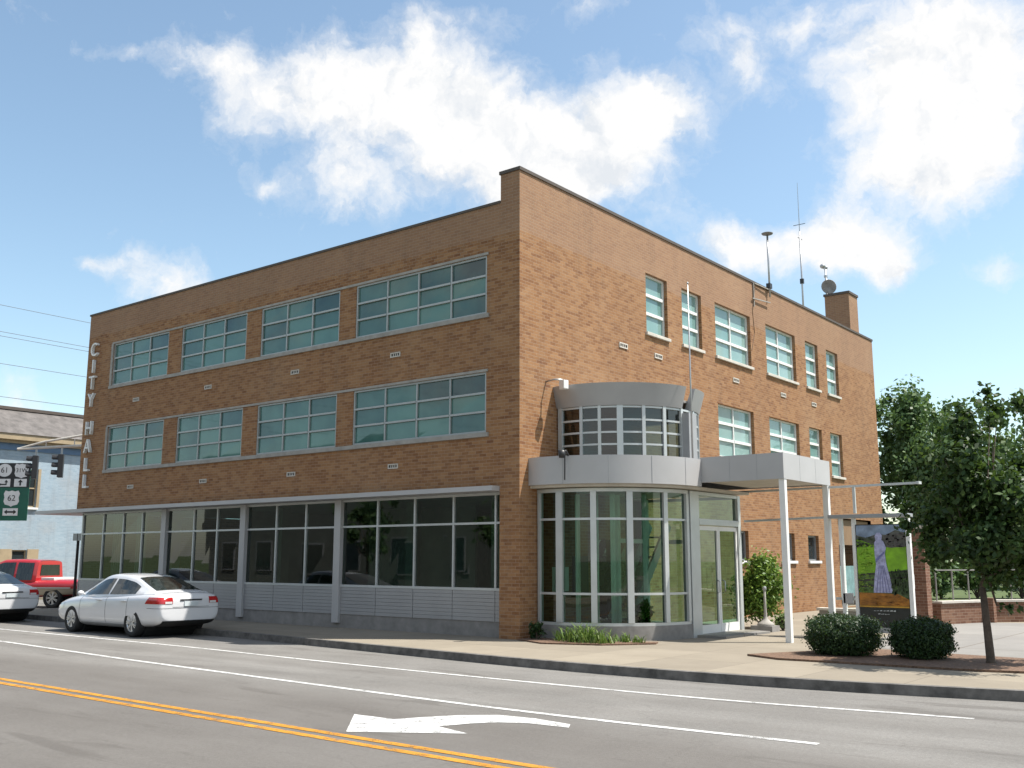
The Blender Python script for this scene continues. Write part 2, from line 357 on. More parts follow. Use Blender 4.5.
for off in (.11, -.13):
    yl = interp_poly([(-60,-9.9+off),(-20,-9.95+off),(-2.5,-10.02+off),(1.4,-10.1+off),(6.4,-10.17+off),(40,-10.3+off)], 1.0)
    struct(strip(yl, .12).build('road_marking', M['py'], fix=False))
ar = [(4.45,-8.95),(5.31,-9.87),(6.42,-9.13),(5.85,-8.98),(6.0,-8.6),(6.2,-8.33),(6.5,-8.17),(7.04,-8.13),(6.92,-7.93),(6.35,-7.84),(5.85,-7.9),(5.5,-8.2),(5.28,-8.55),(5.1,-8.93)]
struct(MB().add([(x,y,ZR+.005) for x, y in ar], [tuple(range(len(ar)))]).build('road_marking', M['pw'], fix=False))

# ------------------------------------------------------------------ city hall
hall = thing('city_hall', 'three storey tan brick city hall with curved glass corner entrance', 'building')
def wall(mb, axis, u0, u1, z0, z1, holes, depth=.16, sign=-1):
    """front skin in the plane y=0 (axis x) or x=0 (axis y), openings with reveals"""
    U = sorted({u0,u1,*[h[0] for h in holes],*[h[1] for h in holes]}); Z = sorted({z0,z1,*[h[2] for h in holes],*[h[3] for h in holes]})
    P = (lambda u, z, d: (u, d, z)) if axis == 'x' else (lambda u, z, d: (-d, u, z))
    for a, b in zip(U, U[1:]):
        for c, d in zip(Z, Z[1:]):
            if any(h[0] < (a+b)/2 < h[1] and h[2] < (c+d)/2 < h[3] for h in holes): continue
            mb.quad(P(a,c,0),P(b,c,0),P(b,d,0),P(a,d,0))
    for a, b, c, d in holes:
        q = depth
        mb.quad(P(a,c,0),P(a,d,0),P(a,d,q),P(a,c,q)); mb.quad(P(b,c,0),P(b,c,q),P(b,d,q),P(b,d,0))
        mb.quad(P(a,d,0),P(b,d,0),P(b,d,q),P(a,d,q)); mb.quad(P(a,c,0),P(a,c,q),P(b,c,q),P(b,c,0))
    return mb
XL, YB, HP, HR = -19.0, 24.03, 10.06, 10.76
lw = {'A':(-17.354,-14.117,3),'B':(-13.404,-10.133,3),'C':(-9.461,-6.121,3),'D':(-5.488,-.986,4)}
rows_l = [(7.43,8.86),(4.61,6.035)]
holes_l = [(a,b,z0,z1) for a,b,_ in lw.values() for z0,z1 in rows_l]
mb = MB(); wall(mb,'x',XL,-.57,3.36,HP,holes_l,.13)
mb.quad((XL,0,3.36),(XL,0,HP),(XL,YB,HP),(XL,YB,3.36))
mb.quad((XL,0,3.36),(-.57,0,3.36),(-.57,.4,3.36),(XL,.4,3.36))
mb.quad((-.57,.35,HP),(XL,.35,HP),(XL,.35,HP-.6),(-.57,.35,HP-.6))
mb.build('brick_wall', M['brick'], hall, fix=False)
rw = [('1',5.654,6.831,1),('2',7.679,8.875,1),('3',9.763,12.236,2),('4',13.425,15.872,2),('5',16.78,17.949,1),('6',18.776,19.944,1)]
Hs = [(7.866,9.552),(4.786,6.401)]
holes_r = [(a,b,*Hs[0]) for n,a,b,c in rw] + [(a,b,*Hs[1]) for n,a,b,c in rw if n in '3456']
small = [(10.55,11.50,1.69,2.62),(13.45,15.05,1.69,2.60)]
small = [(10.6,11.52,1.69,2.6),(13.95,15.05,1.69,2.6),(16.2,17.15,1.69,2.56)]
door_tower = (1.4,4.6,.15,3.1)
drum_open = (1.9,5.0,3.9,5.0)
alcove = (19.05,22.6,.02,3.25)
mb = MB(); wall(mb,'y',0,YB,0,HR,holes_r+small+[door_tower,drum_open],.2) if False else wall(mb,'y',0,YB,0,HR,holes_r+small+[alcove],.2)
wall(mb,'x',-.57,0,0,HR,[])
mb.quad((-.57,0,0),(-.57,0,HR),(-.57,.9,HR),(-.57,.9,0))
mb.quad((-.57,0,HP),(-.57,0,HR),(-.57,YB,HR),(-.57,YB,HP-1))
mb.quad((0,YB,0),(XL,YB,0),(XL,YB,HP),(0,YB,HP)); mb.quad((0,YB,HP-.02),(-.57,YB,HP-.02),(-.57,YB,HR),(0,YB,HR))
mb.build('brick_wall', M['brick'], hall, fix=False)
MB().box(XL+.01,-.58,.36,YB-.02,HP-.45,HP-.4).build('roof', M['concrete_dk'], hall)
cp = MB(); cp.box(XL-.03,-.57,-.03,.38,HP,HP+.06); cp.box(XL-.03,XL+.35,.38,YB,HP,HP+.06); cp.build('coping', M['coping'], hall)
MB().box(-.60,.03,-.03,YB+.03,HR,HR+.08).build('coping', M['coping'], hall)

def window(axis, u0, u1, z0, z1, nc, nr, mat, depth, frame=.06, fm='alu', sill=None, mull=.05, blind=False, hscale=1):
    P = (lambda u, d, z: (u, d, z)) if axis == 'x' else (lambda u, d, z: (-d, u, z))
    def bx(m, a, b, d0, d1, c, d):
        p, q = P(a,d0,c), P(b,d1,d); m.box(min(p[0],q[0]),max(p[0],q[0]),min(p[1],q[1]),max(p[1],q[1]),c,d)
    m = MB(); f = frame; d0, d1 = depth-.05, depth+.03
    bx(m,u0,u0+f,d0,d1,z0,z1); bx(m,u1-f,u1,d0,d1,z0,z1); bx(m,u0+f,u1-f,d0,d1,z1-f,z1); bx(m,u0+f,u1-f,d0,d1,z0,z0+f)
    us = [u0+f+(u1-u0-2*f)*i/nc for i in range(nc+1)]; zs = [z0+f+(z1-z0-2*f)*i/nr for i in range(nr+1)]
    for u in us[1:-1]: bx(m,u-mull/2,u+mull/2,d0+.008,d1-.01,z0+f,z1-f)
    for z in zs[1:-1]:
        for i in range(nc):
            a = us[i]+(mull/2 if i else 0); b = us[i+1]-(mull/2 if i < nc-1 else 0); bx(m,a,b,d0-.006,d1-.01,z-.028*hscale,z+.028*hscale)
    w = m.build('window', M[fm], hall, bevel=0)
    g = MB()
    for i in range(nc):
        for j in range(nr):
            t = [random.uniform(-.004,.004) for _ in range(4)]
            g.quad(P(us[i],depth+t[0],zs[j]),P(us[i+1],depth+t[1],zs[j]),P(us[i+1],depth+t[2],zs[j+1]),P(us[i],depth+t[3],zs[j+1]))
    if axis == 'y':
        g.f = [tuple(q) for q in g.f]
    g.build('pane', mat, w, fix=False)
    if sill:
        s = MB(); bx(s,u0-.06,u1+.06,-.07,depth-.05,z0-.09,z0); s.build('sill', M[sill], w, bevel=.01)
    return w
for a,b,n in lw.values():
    for z0,z1 in rows_l: window('x',a,b,z0,z1,n,3,M['glass_up'],.07,fm='alu_win',frame=.05,mull=.042,hscale=.85)
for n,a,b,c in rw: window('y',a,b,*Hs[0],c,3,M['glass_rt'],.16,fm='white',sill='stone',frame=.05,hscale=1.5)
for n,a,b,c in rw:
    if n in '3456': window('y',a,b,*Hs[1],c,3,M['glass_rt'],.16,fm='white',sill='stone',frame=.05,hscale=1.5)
for a,b,c,d in small: window('y',a,b,c,d,1,1,M['glass_sm'],.16,fm='alu_dk',sill='white')
for z0,z1 in rows_l:    # continuous limestone bands at head and sill
    MB().box(-17.42,-.93,-.03,.0,z1,z1+.06).build('lintel_band', M['band'], hall)
    MB().box(-17.46,-.90,-.05,.0,z0-.10,z0).build('sill_band', M['band'], hall)
    MB().box(-17.46,-17.354,-.03,.0,z0,z1).build('jamb_band', M['band'], hall)
def vent(p, axis):
    x,y,z = p; m = MB(); d = MB()
    if axis == 'x':
        m.box(x-.17,x+.17,-.025,0,z-.06,z-.035); m.box(x-.17,x+.17,-.025,0,z+.035,z+.06); m.box(x-.17,x-.14,-.025,0,z-.035,z+.035); m.box(x+.14,x+.17,-.025,0,z-.035,z+.035)
        for k in (-.07,0,.07): m.box(x+k-.012,x+k+.012,-.018,0,z-.035,z+.035)
        d.quad((x-.14,-.004,z-.035),(x+.14,-.004,z-.035),(x+.14,-.004,z+.035),(x-.14,-.004,z+.035))
    else:
        m.box(0,.025,y-.2,y+.2,z-.07,z-.04); m.box(0,.025,y-.2,y+.2,z+.04,z+.07); m.box(0,.025,y-.2,y-.17,z-.04,z+.04); m.box(0,.025,y+.17,y+.2,z-.04,z+.04)
        for k in (-.08,0,.08): m.box(0,.018,y+k-.012,y+k+.012,z-.04,z+.04)
        d.quad((.004,y-.17,z-.04),(.004,y+.17,z-.04),(.004,y+.17,z+.04),(.004,y-.17,z+.04))
    v = m.build('vent', M['stone'], hall); d.build('grille', M['dark'], v, fix=False)
for x in (-15.77,-11.87,-7.86,-3.97):
    for z in (6.81,3.99): vent((x,0,z),'x')
for y in (4.43,6.24,11.03,14.63,17.32): vent((0,y,7.27),'y')
# sign letters, one below the other
def text_mesh(s, size, ext, align='CENTER'):
    cu = bpy.data.curves.new('txt','FONT'); cu.body = s; cu.size = size; cu.extrude = ext; cu.align_x = align; cu.align_y = 'CENTER'
    ob = bpy.data.objects.new('txt', cu); col.objects.link(ob); bpy.context.view_layer.update()
    me = bpy.data.meshes.new_from_object(ob.evaluated_get(bpy.context.evaluated_depsgraph_get())); bpy.data.objects.remove(ob); bpy.data.curves.remove(cu)
    me.materials.clear(); return me
for ch, z in zip('CITYHALL', (8.77,8.19,7.62,7.02,6.06,5.45,4.82,4.26)):
    me = text_mesh(ch, .66, .05); o = link('letter', me, M['white'], hall); o.location = (-18.46,-.06,z); o.rotation_euler = (R(90),0,0); o.scale = (.95,1,1)
# storefront
YS = .30
def xbar(m, x0, x1, z0, z1, d=.05): m.box(x0,x1,YS-d,YS+d,z0,z1)
posts = [-19.0,-14.1,-10.15,-6.16]; mull = [(-17.69,-16.49,-15.39),(-12.61,-11.45),(-8.74,-7.5),(-4.75,-3.46,-2.19,-.9)]
f = MB(); xbar(f,XL,-.58,3.18,3.24); xbar(f,XL,-.58,2.52,2.57,.04); xbar(f,XL,-.58,1.02,1.08,.06)
for g in mull:
    for x in g: xbar(f,x-.025,x+.025,1.08,3.18,.045)
f.box(XL-.03,XL+.04,YS-.05,YS+.05,.2,3.24)
sf = f.build('storefront_frame', M['alu'], hall)
gl = MB(); xs = [XL]+sorted([x for g in mull for x in g]+posts[1:])+[-.57]
for a,b in zip(xs,xs[1:]):
    for c,d in ((1.05,2.54),(2.55,3.2)):
        t = [random.uniform(-.004,.004) for _ in range(4)]
        gl.quad((a,YS+t[0],c),(b,YS+t[1],c),(b,YS+t[2],d),(a,YS+t[3],d))
gl.build('storefront_glass', M['glass_store'], sf, fix=False)
for x in posts[1:]: MB().box(x-.12,x+.12,YS-.12,YS+.1,.12,3.24).build('column', M['fascia'], hall, bevel=.01)
bp = MB()
for a,b in zip(xs,xs[1:]):
    n = 8
    for k in range(n): bp.box(a+.008,b-.008,YS-.05,YS+.03,.34+.085*k,.34+.085*k+.080)
bp.build('bulkhead_panel', M['panel'], hall)
MB().box(XL+.02,-.58,YS-.03,YS+.1,-.02,.34).build('plinth', M['concrete_dk'], hall)
MB().box(XL+.02,-.58,YS+.03,YS+.06,.34,1.03).build('bulkhead_backing', M['dark'], hall)
cf = MB(); cf.prism([(-.575,-.28),(-.575,.34),(-18.99,.34),(-18.99,6),(-20.6,6),(-21.3,-.28)], 3.245, 3.355); cf.build('street_canopy', M['fascia'], hall)
MB().quad((XL,.3,.1),(XL,.3,3.24),(XL,YB,3.24),(XL,YB,.1)).build('side_wall', M['brick'], hall, fix=False)
# ground floor room behind the glass
MB().box(XL+.05,-.6,.45,8.5,.08,.12).build('floor_slab', M['inter_floor'], hall)
MB().box(XL+.05,-.6,.45,8.5,3.26,3.30).build('ceiling_slab', M['inter_ceil'], hall)
pw = MB(); pw.box(XL+.05,-.6,8.5,8.6,.1,3.3); pw.box(-13.2,-13.1,2.5,8.5,.12,3.26); pw.box(-.75,-.6,.95,8.5,.12,3.26); pw.box(-9.6,-5.2,4.6,4.7,.12,3.26); pw.build('partition', M['inter_wall'], hall)
for x in (-16.6,-10.9,-5.4,-2.4):
    MB().box(x-.14,x+.14,2.1,2.4,.12,3.26).build('interior_post', M['inter_wall'], hall)
for x in (-17.3,-15.9): # curtains seen in the far bay
    m = MB()
    for k in range(9): m.box(x-.25+k*.06,x-.25+k*.06+.05,.55+(k%2)*.03,.6+(k%2)*.03,1.05,3.2)
    m.build('curtain', M['stone'], hall)
dk = MB(); dk.box(-8.3,-6.6,1.6,2.3,.78,.82); dk.box(-8.25,-8.2,1.65,2.25,.12,.78); dk.box(-6.7,-6.65,1.65,2.25,.12,.78)
tag(dk.build('desk', M['wood']), 'brown desk standing inside the street windows', 'desk')
# ------------------------------------------------------------------ corner entrance (curved glass)
CX, CY, RB = .4, 2.85, 2.2
def pol(a, r, cx=CX, cy=CY): return (cx+r*math.cos(R(a)), cy+r*math.sin(R(a)))
def arc_band(m, cx, cy, a0, a1, ri, ro, z0, z1, n=40, ro_top=None, ri_top=None):
    rot, rit = ro_top or ro, ri_top or ri; v = []; f = []
    for i in range(n+1):
        a = a0+(a1-a0)*i/n
        for r, z in ((ri,z0),(ro,z0),(rot,z1),(rit,z1)): v.append((*pol(a,r,cx,cy),z))
    for i in range(n):
        p, q = 4*i, 4*i+4
        for k in range(4): f.append((p+k,p+(k+1)%4,q+(k+1)%4,q+k))
    f += [(0,1,2,3),(4*n+3,4*n+2,4*n+1,4*n)]
    return m.add(v,f)
A0, A1 = -100, 0
XD = 2.6
MBk = arc_band(MB(),CX,CY,A0,A1,RB-.14,RB+.06,-.02,.31); MBk.box(XD-.14,XD+.06,CY+.001,3.2,-.02,.31)
autosmooth(MBk.build('curved_plinth', M['concrete_dk'], hall))
fr = MB()
for z0,z1,w in ((.31,.37,.06),(.96,1.01,.04),(2.58,2.63,.04),(3.20,3.28,.06)): arc_band(fr,CX,CY,A0,A1,RB-w,RB+w*.8,z0,z1)
def arc_post(m, a, w, d, z0, z1, R_=RB, cx=CX, cy=CY):
    p = Vector((*pol(a,R_,cx,cy),0)); t = Vector((-math.sin(R(a)),math.cos(R(a)),0)); n = Vector((math.cos(R(a)),math.sin(R(a)),0))
    c = [p+t*i*w/2+n*j*d/2 for i,j in ((-1,-1),(1,-1),(1,1),(-1,1))]; m.prism([(q.x,q.y) for q in c],z0,z1)
for a,w in ((-98.5,.06),(-84,.16),(-63.6,.13),(-43.2,.14),(-20.5,.11),(-1.5,.1)): arc_post(fr,a,w,.13,.372,3.198)
tf = autosmooth(fr.build('entrance_frame', M['alu'], hall), 30)
gm = MB(); NA = [-98.5,-84,-63.6,-43.2,-20.5,-1.5]
for a,b in zip(NA,NA[1:]):
    n = 6
    for i in range(n):
        p,q = a+(b-a)*i/n, a+(b-a)*(i+1)/n
        gm.quad((*pol(p,RB),.34),(*pol(q,RB),.34),(*pol(q,RB),3.24),(*pol(p,RB),3.24))
gg = gm.build('curved_glass', M['glass_tower'], tf, fix=False); 
for p in gg.data.polygons: p.use_smooth = False
# doors (face +x)
df = MB(); YD0, YD1 = 3.32, 5.32
df.box(XD-.07,XD+.07,YD0-.42,YD0,.0,3.28); df.box(XD-.07,XD+.07,YD1,YD1+.14,.0,3.28); df.box(XD-.07,XD+.075,YD0,YD1,2.52,2.66); df.box(XD-.06,XD+.06,YD0,YD1,3.2,3.28)
dfr = df.build('door_frame', M['alu'], hall)
MB().quad((XD,YD0,2.66),(XD,YD1,2.66),(XD,YD1,3.2),(XD,YD0,3.2)).build('transom_glass', M['glass_tower'], dfr, fix=False)
ym = (YD0+YD1)/2
for y0,y1,s in ((YD0+.01,ym-.006,1),(ym+.006,YD1-.01,-1)):
    m = MB(); d0,d1 = XD-.03,XD+.03
    m.box(d0,d1,y0,y0+.07,.03,2.5); m.box(d0,d1,y1-.07,y1,.03,2.5); m.box(d0,d1,y0+.07,y1-.07,.03,.25); m.box(d0,d1,y0+.07,y1-.07,2.4,2.5)
    dr = m.build('door', M['white'], hall)
    MB().quad((XD,y0+.06,.24),(XD,y1-.06,.24),(XD,y1-.06,2.42),(XD,y0+.06,2.42)).build('pane', M['glass_tower'], dr, fix=False)
    hy = (y1-.13) if s > 0 else (y0+.13)
    MB().tube([(XD+.03,hy,.95),(XD+.1,hy,.98),(XD+.1,hy,1.22),(XD+.03,hy,1.25)],.014).build('handle', M['steel'], dr, smooth=True)
sg = MB(); sg.quad((0,5.46,.1),(XD,5.46,.1),(XD,5.46,3.28),(0,5.46,3.28)); sg.build('side_glass', M['glass_tower'], hall, fix=False)
sr = MB(); sr.box(0,XD-.07,5.42,5.5,.0,.16); sr.box(0,XD-.07,5.42,5.5,3.2,3.28); sr.box(1.25,1.33,5.42,5.5,.16,3.2); sr.build('side_frame', M['alu'], hall)
MB().prism([(.0,.65)]+[pol(a,RB-.14) for a in range(-98,1,7)]+[(XD-.14,3.0),(XD+.5,3.2),(XD+.5,5.4),(0.0,5.4)], .004, .06).build('lobby_floor', M['inter_floor'], hall)
MB().box(XD+.05,XD+.75,YD0-.2,YD1+.1,.0,.05).build('door_step', M['lot'], hall)
# lobby interior: inner vestibule posts, stair, board, plant
ip = MB()
for (x,y) in ((1.15,2.2),(1.15,3.4),(1.9,4.4),(.6,4.4)): ip.box(x-.05,x+.05,y-.05,y+.05,.06,3.2)

for a in (-85,-66,-50,-34,-15): x,y = pol(a,1.35); ip.box(x-.04,x+.04,y-.04,y+.04,.06,3.2)
ip.box(1.12,1.18,2.25,3.35,2.1,2.2); ip.box(1.2,1.85,4.37,4.43,2.1,2.2); ip.build('vestibule_frame', M['white'], hall)
MB().quad((1.15,2.2,.06),(1.15,3.4,.06),(1.15,3.4,3.2),(1.15,2.2,3.2)).build('vestibule_glass', M['glass_tower'], hall, fix=False)
st = MB(); st.bar((.35,3.1,.3),(.35,5.0,2.6),.06,.24); st.bar((.9,3.1,.3),(.9,5.0,2.6),.06,.24)
for k in range(9): st.box(.38,.87,3.2+.2*k,3.42+.2*k,.3+.245*k,.34+.245*k)
st.build('stair', M['fascia'], hall)
MB().box(.01,.04,2.95,4.3,.06,2.2).build('inner_door', M['glass_sm'], hall)
MB().box(.01,.05,4.4,5.3,.06,3.2).build('inner_panel', M['dark'], hall)
bd = MB(); bd.box(.012,.05,1.2,1.8,1.0,1.55); bd.build('notice_board', M['white'], hall)
MB().box(.012,.06,2.0,2.6,.9,1.8).build('directory_board', M['black'], hall)
# band + canopy
A2 = math.degrees(math.asin((2.96-CY)/2.55))
bandm = arc_band(MB(),CX,CY,-99.2,A2,2.45,2.55,3.36,3.98,60)
autosmooth(bandm.build('curved_fascia', M['fascia'], hall), 30)

arcs = [pol(a,2.46) for a in np.linspace(-99,A2,30)]
MB().prism([(0.0,.4)]+arcs+[(2.9,5.5),(0.0,5.5)],3.30,3.36).build('soffit', M['soffit'], hall)
MB().prism([(0.0,.42)]+arcs+[(2.9,5.5),(0.0,5.5)],3.84,3.88).build('canopy_deck', M['concrete_dk'], hall)
XC0 = CX+2.55*math.cos(R(A2)); XC1, YC0, YC1 = 4.92, 2.96, 5.62
MB().box(XC0-.02,XC1,YC0,YC0+.06,3.45,4.02).build('canopy_fascia', M['fascia'], hall)
MB().box(XC1-.06,XC1,YC0+.062,YC1,3.45,4.02).build('canopy_fascia', M['fascia'], hall)
MB().box(0.0,XC1-.062,YC1-.06,YC1,3.45,4.02).build('canopy_fascia', M['fascia'], hall)
MB().box(XC0+.0,XC1-.065,YC0+.065,YC1-.065,3.47,3.52).build('canopy_soffit', M['soffit'], hall)
MB().box(XC0+.0,XC1-.065,YC0+.065,YC1-.065,3.9,3.94).build('canopy_deck', M['concrete_dk'], hall)
for y in (YC0+.1, YC1-.1): MB().box(XC1-.14,XC1-.01,y-.065,y+.065,-.02,3.47).build('canopy_post', M['white'], hall, bevel=.008)
rl = MB(); rl.bar((2.6,YC1-.1,3.38),(6.98,YC1-.1,3.42),.05); rl.bar((2.74,YC1-.1,2.66),(5.05,YC1-.1,2.71),.05); rl.bar((6.97,YC1-.2,3.42),(6.97,YC1,3.42),.06)
rl.build('trellis_rail', M['alu'], hall)
for a in (-78,-55,-33,-12):
    p = pol(a,2.551); t_ = R(a); MB().bar((p[0],p[1],3.37),(p[0],p[1],3.97),.008).build('panel_joint', M['alu_dk'], hall)
for x in (3.65,4.3): MB().box(x-.004,x+.004,YC0-.002,YC0+.01,3.46,4.01).build('panel_joint', M['alu_dk'], hall)
for y in (3.85,4.75): MB().box(XC1-.01,XC1+.002,y-.004,y+.004,3.46,4.01).build('panel_joint', M['alu_dk'], hall)
# drum above
DX, DY, RD = .35, 3.45, 2.0
fm = MB()
for z in (5.2,4.9,4.61,4.33,4.06): arc_band(fm,DX,DY,-99,60,RD-.035,RD+.03,z-.022,z+.022)
for a,w in ((-97,.12),(-80.5,.07),(-68,.07),(-54.7,.14),(-39,.08),(-23.8,.08),(-8,.08),(8,.07),(24,.07),(42,.07)): arc_post(fm,a,w,.1,3.9,5.23,RD,DX,DY)
dw = autosmooth(fm.build('drum_frame', M['alu'], hall), 30)
gm = MB(); da = [-97,-80.5,-68,-54.7,-39,-23.8,-8,8,24,42,60]; dz = [3.89,4.06,4.33,4.61,4.9,5.22]
for a,b in zip(da,da[1:]):
    for c,d in zip(dz,dz[1:]): gm.quad((*pol(a,RD,DX,DY),c),(*pol(b,RD,DX,DY),c),(*pol(b,RD,DX,DY),d),(*pol(a,RD,DX,DY),d))
gm.build('drum_glass', glass('drum_glass',(.18,.30,.27),.03), dw, fix=False)
MB().prism([(0.0,1.5)]+[pol(a,RD-.04,DX,DY) for a in range(-98,99,6)]+[(0.0,5.4)],3.885,3.9).build('drum_floor', M['inter_floor'], hall)
cap = arc_band(MB(),DX,DY,-99.5,-8,RD-.1,RD+.06,5.23,5.74,50,RD+.2,RD+.1); autosmooth(cap.build('drum_cap', M['panel'], hall), 30)
cap = arc_band(MB(),DX,DY,2,99,RD-.1,RD+.06,5.23,5.74,50,RD+.2,RD+.1); autosmooth(cap.build('drum_cap', M['panel'], hall), 30)
MB().prism([(0.0,1.45)]+[pol(a,RD,DX,DY) for a in range(-99,100,6)]+[(0.0,5.45)],5.4,5.45).build('drum_roof', M['concrete_dk'], hall)
ff = MB(); n = Vector((math.cos(R(-3)),math.sin(R(-3)),0)); t = Vector((-n.y,n.x,0)); c = Vector((DX,DY,0))
q = [c+n*(RD+.04)+t*.17*-1, c+n*(RD+.22)-t*.17, c+n*(RD+.22)+t*.17, c+n*(RD+.04)+t*.17]; ff.prism([(p.x,p.y) for p in q],3.885,5.12); ff.build('fin', M['panel'], hall)
# chimney, alcove
ch = MB(); ch.box(-1.53,-.5,23.0,24.0,HP-.4,12.72); ch.build('chimney', M['brick'], hall); MB().box(-1.57,-.46,22.96,24.04,12.72,12.82).build('chimney_cap', M['coping'], hall)
al = MB(); y0,y1,z0,z1 = alcove; al.quad((-1.6,y0,z0),(-1.6,y1,z0),(-1.6,y1,z1),(-1.6,y0,z1)); al.quad((0,y0,z0),(-1.6,y0,z0),(-1.6,y0,z1),(0,y0,z1)); al.quad((-1.6,y1,z0),(0,y1,z0),(0,y1,z1),(-1.6,y1,z1)); al.quad((0,y0,z1),(-1.6,y0,z1),(-1.6,y1,z1),(0,y1,z1))
al.build('alcove', M['brick'], hall, fix=False)
MB().box(-.3,-.12,y0+.02,y1-.02,2.28,3.2).build('alcove_panel', plain('brown_panel',(.27,.165,.10),.7), hall)
ad = MB(); ad.box(-1.58,-1.5,20.2,21.3,.05,2.2); ad.build('side_door', M['alu_dk'], hall)
MB().box(-.42,-.38,20.05,21.5,.35,1.5).build('notice_panel', plain('teal_notice',(.22,.36,.38),.4,var=.3), hall)

# ------------------------------------------------------------------ things on the hall
fl = thing('floodlight','white floodlight on a bracket at the end of the curved cap','lamp',(0,1.0,5.78))
MB().tube([(.0,0,.05),(.25,0,.08),(.42,.1,.06)],.02).build('bracket', M['steel'], fl, smooth=True)
m = MB(); m.prism([(.36,.03),(.54,-.03),(.57,.12),(.39,.17)],-.17,.04); m.build('lamp_head', M['white'], fl, bevel=.02)
MB().quad((.365,.024,-.15),(.535,-.034,-.15),(.535,-.034,.02),(.365,.024,.02)).build('lens', M['lens'], fl, fix=False)
sp = thing('spotlight','small black spotlight with hanging cable on the pale curved fascia','lamp',(1.05,.30,3.98))
MB().tube([(0,.1,.0),(0,.0,.10),(0,-.08,.06)],.025).build('bracket', M['black'], sp, smooth=True)
MB().lathe([(.001,0),(.06,.0),(.085,.16),(.001,.16)],(0,-.15,-.07),12).build('lamp_head', M['black'], sp, smooth=True)
MB().tube([(.02,-.06,.03),(.03,-.078,-.15),(.03,-.085,-.55)],.016,6).build('cable', M['black'], sp)
fp = thing('flagpole','thin bare flagpole rising in front of the curved drum','flagpole',(2.70,3.03,3.98))
MB().tube([(0,0,0),(0,0,2.0),(0,0,4.2)],[.022,.019,.011],10).build('pole', M['steel'], fp, smooth=True); MB().ell((0,0,4.22),(.025,.025,.03)).build('finial', M['steel'], fp, smooth=True)
va = thing('roof_antenna','short roof antenna with flat disc top clamped to the brick parapet','antenna',(-.05,13.7,HR))
MB().tube([(.14,0,-.25),(.14,0,2.0)],.035,8).build('pole', M['steel'], va, smooth=True)
MB().lathe([(.001,0),(.18,.02),(.20,.05),(.12,.08),(.001,.09)],(.14,0,1.95),16).build('disc', M['concrete_dk'], va, smooth=True)
b_ = MB(); b_.bar((.14,0,-.45),(.1,-1.3,-.55),.035); b_.bar((.14,0,.0),(.1,-1.1,.0),.03); b_.bar((.08,-1.15,.02),(.08,-1.15,-.8),.035); b_.build('bracket', M['band'], va)
MB().tube([(.06,-1.0,-.1),(.05,-1.25,-.9),(.05,-1.15,-1.7),(.05,-1.4,-2.3)],.02,6).build('cable', M['wood'], va)
MB().box(.06,.2,-.09,.09,.05,.22).build('clamp', M['black'], va)
ma = thing('antenna_mast','tall thin whip antenna mast on the roof','antenna',(-1.5,20.55,HP-.4))
MB().tube([(0,0,0),(0,0,3),(.0,0,5.3)],[.05,.04,.03],8).build('mast', M['steel'], ma, smooth=True); MB().tube([(0,0,5.3),(0,0,7.4)],[.018,.008],6).build('whip', M['steel'], ma)
mb = MB(); mb.bar((-.25,0,5.6),(.25,0,5.6),.02); mb.box(-.07,.07,-.05,.05,3.1,3.3); mb.bar((0,-.2,5.0),(.0,.2,5.0),.02); mb.build('crossbar', M['black'], ma)
di = thing('satellite_dish','round grey dish on a short mast beside the brick chimney','antenna',(-1.5,23.2,HP-.4))
MB().tube([(0,0,0),(0,0,4.3)],.045,8).build('mast', M['steel'], di, smooth=True)
m = MB(); m.lathe([(.001,-.10),(.22,-.06),(.32,.02),(.30,.03),(.2,-.04),(.001,-.08)],(0,0,0),20,'x'); o = m.build('reflector', M['concrete_dk'], di, smooth=True); o.location = (.14,-.1,3.5); o.rotation_euler = (0,0,R(-55))
mb = MB(); mb.bar((0,-.35,4.3),(0,.1,4.3),.03); mb.ell((0,-.3,4.38),(.12,.12,.1)); mb.ell((0,.05,4.4),(.08,.08,.1)); mb.box(-.06,.06,-.06,.06,3.95,4.05); mb.build('sensor_arm', M['steel'], di)

# ------------------------------------------------------------------ poster stand
ks = thing('poster_stand','metal framed stand holding a tall poster of a lavender dress','sign',(0,5.46,0))
m = MB(); m.box(4.93,6.74,-.15,.25,2.67,2.75); m.build('roof_plate', M['alu_dk'], ks, bevel=.01)
for x,w in ((5.18,.07),(5.48,.07),(6.69,.085)): MB().box(x-w/2,x+w/2,-.06,.06,.0,2.66).build('post', M['white'], ks)
MB().box(5.46,5.52,.07,.12,2.78,3.40).build('hanger', M['alu'], ks)
MB().box(4.98,5.44,-.02,.02,.82,.88).build('cross_rail', M['alu'], ks); MB().box(5.16,5.38,-.06,.04,.74,.98).build('latch_box', M['fascia'], ks, bevel=.01)
MB().quad((5.2,0,.2),(5.46,0,.2),(5.46,0,2.64),(5.2,0,2.64)).build('glass', glass('clear_glass',(.88,.92,.9),.01), ks, fix=False)
MB().box(5.6,6.62,-.03,.06,.12,.24).build('base', M['panel'], ks)
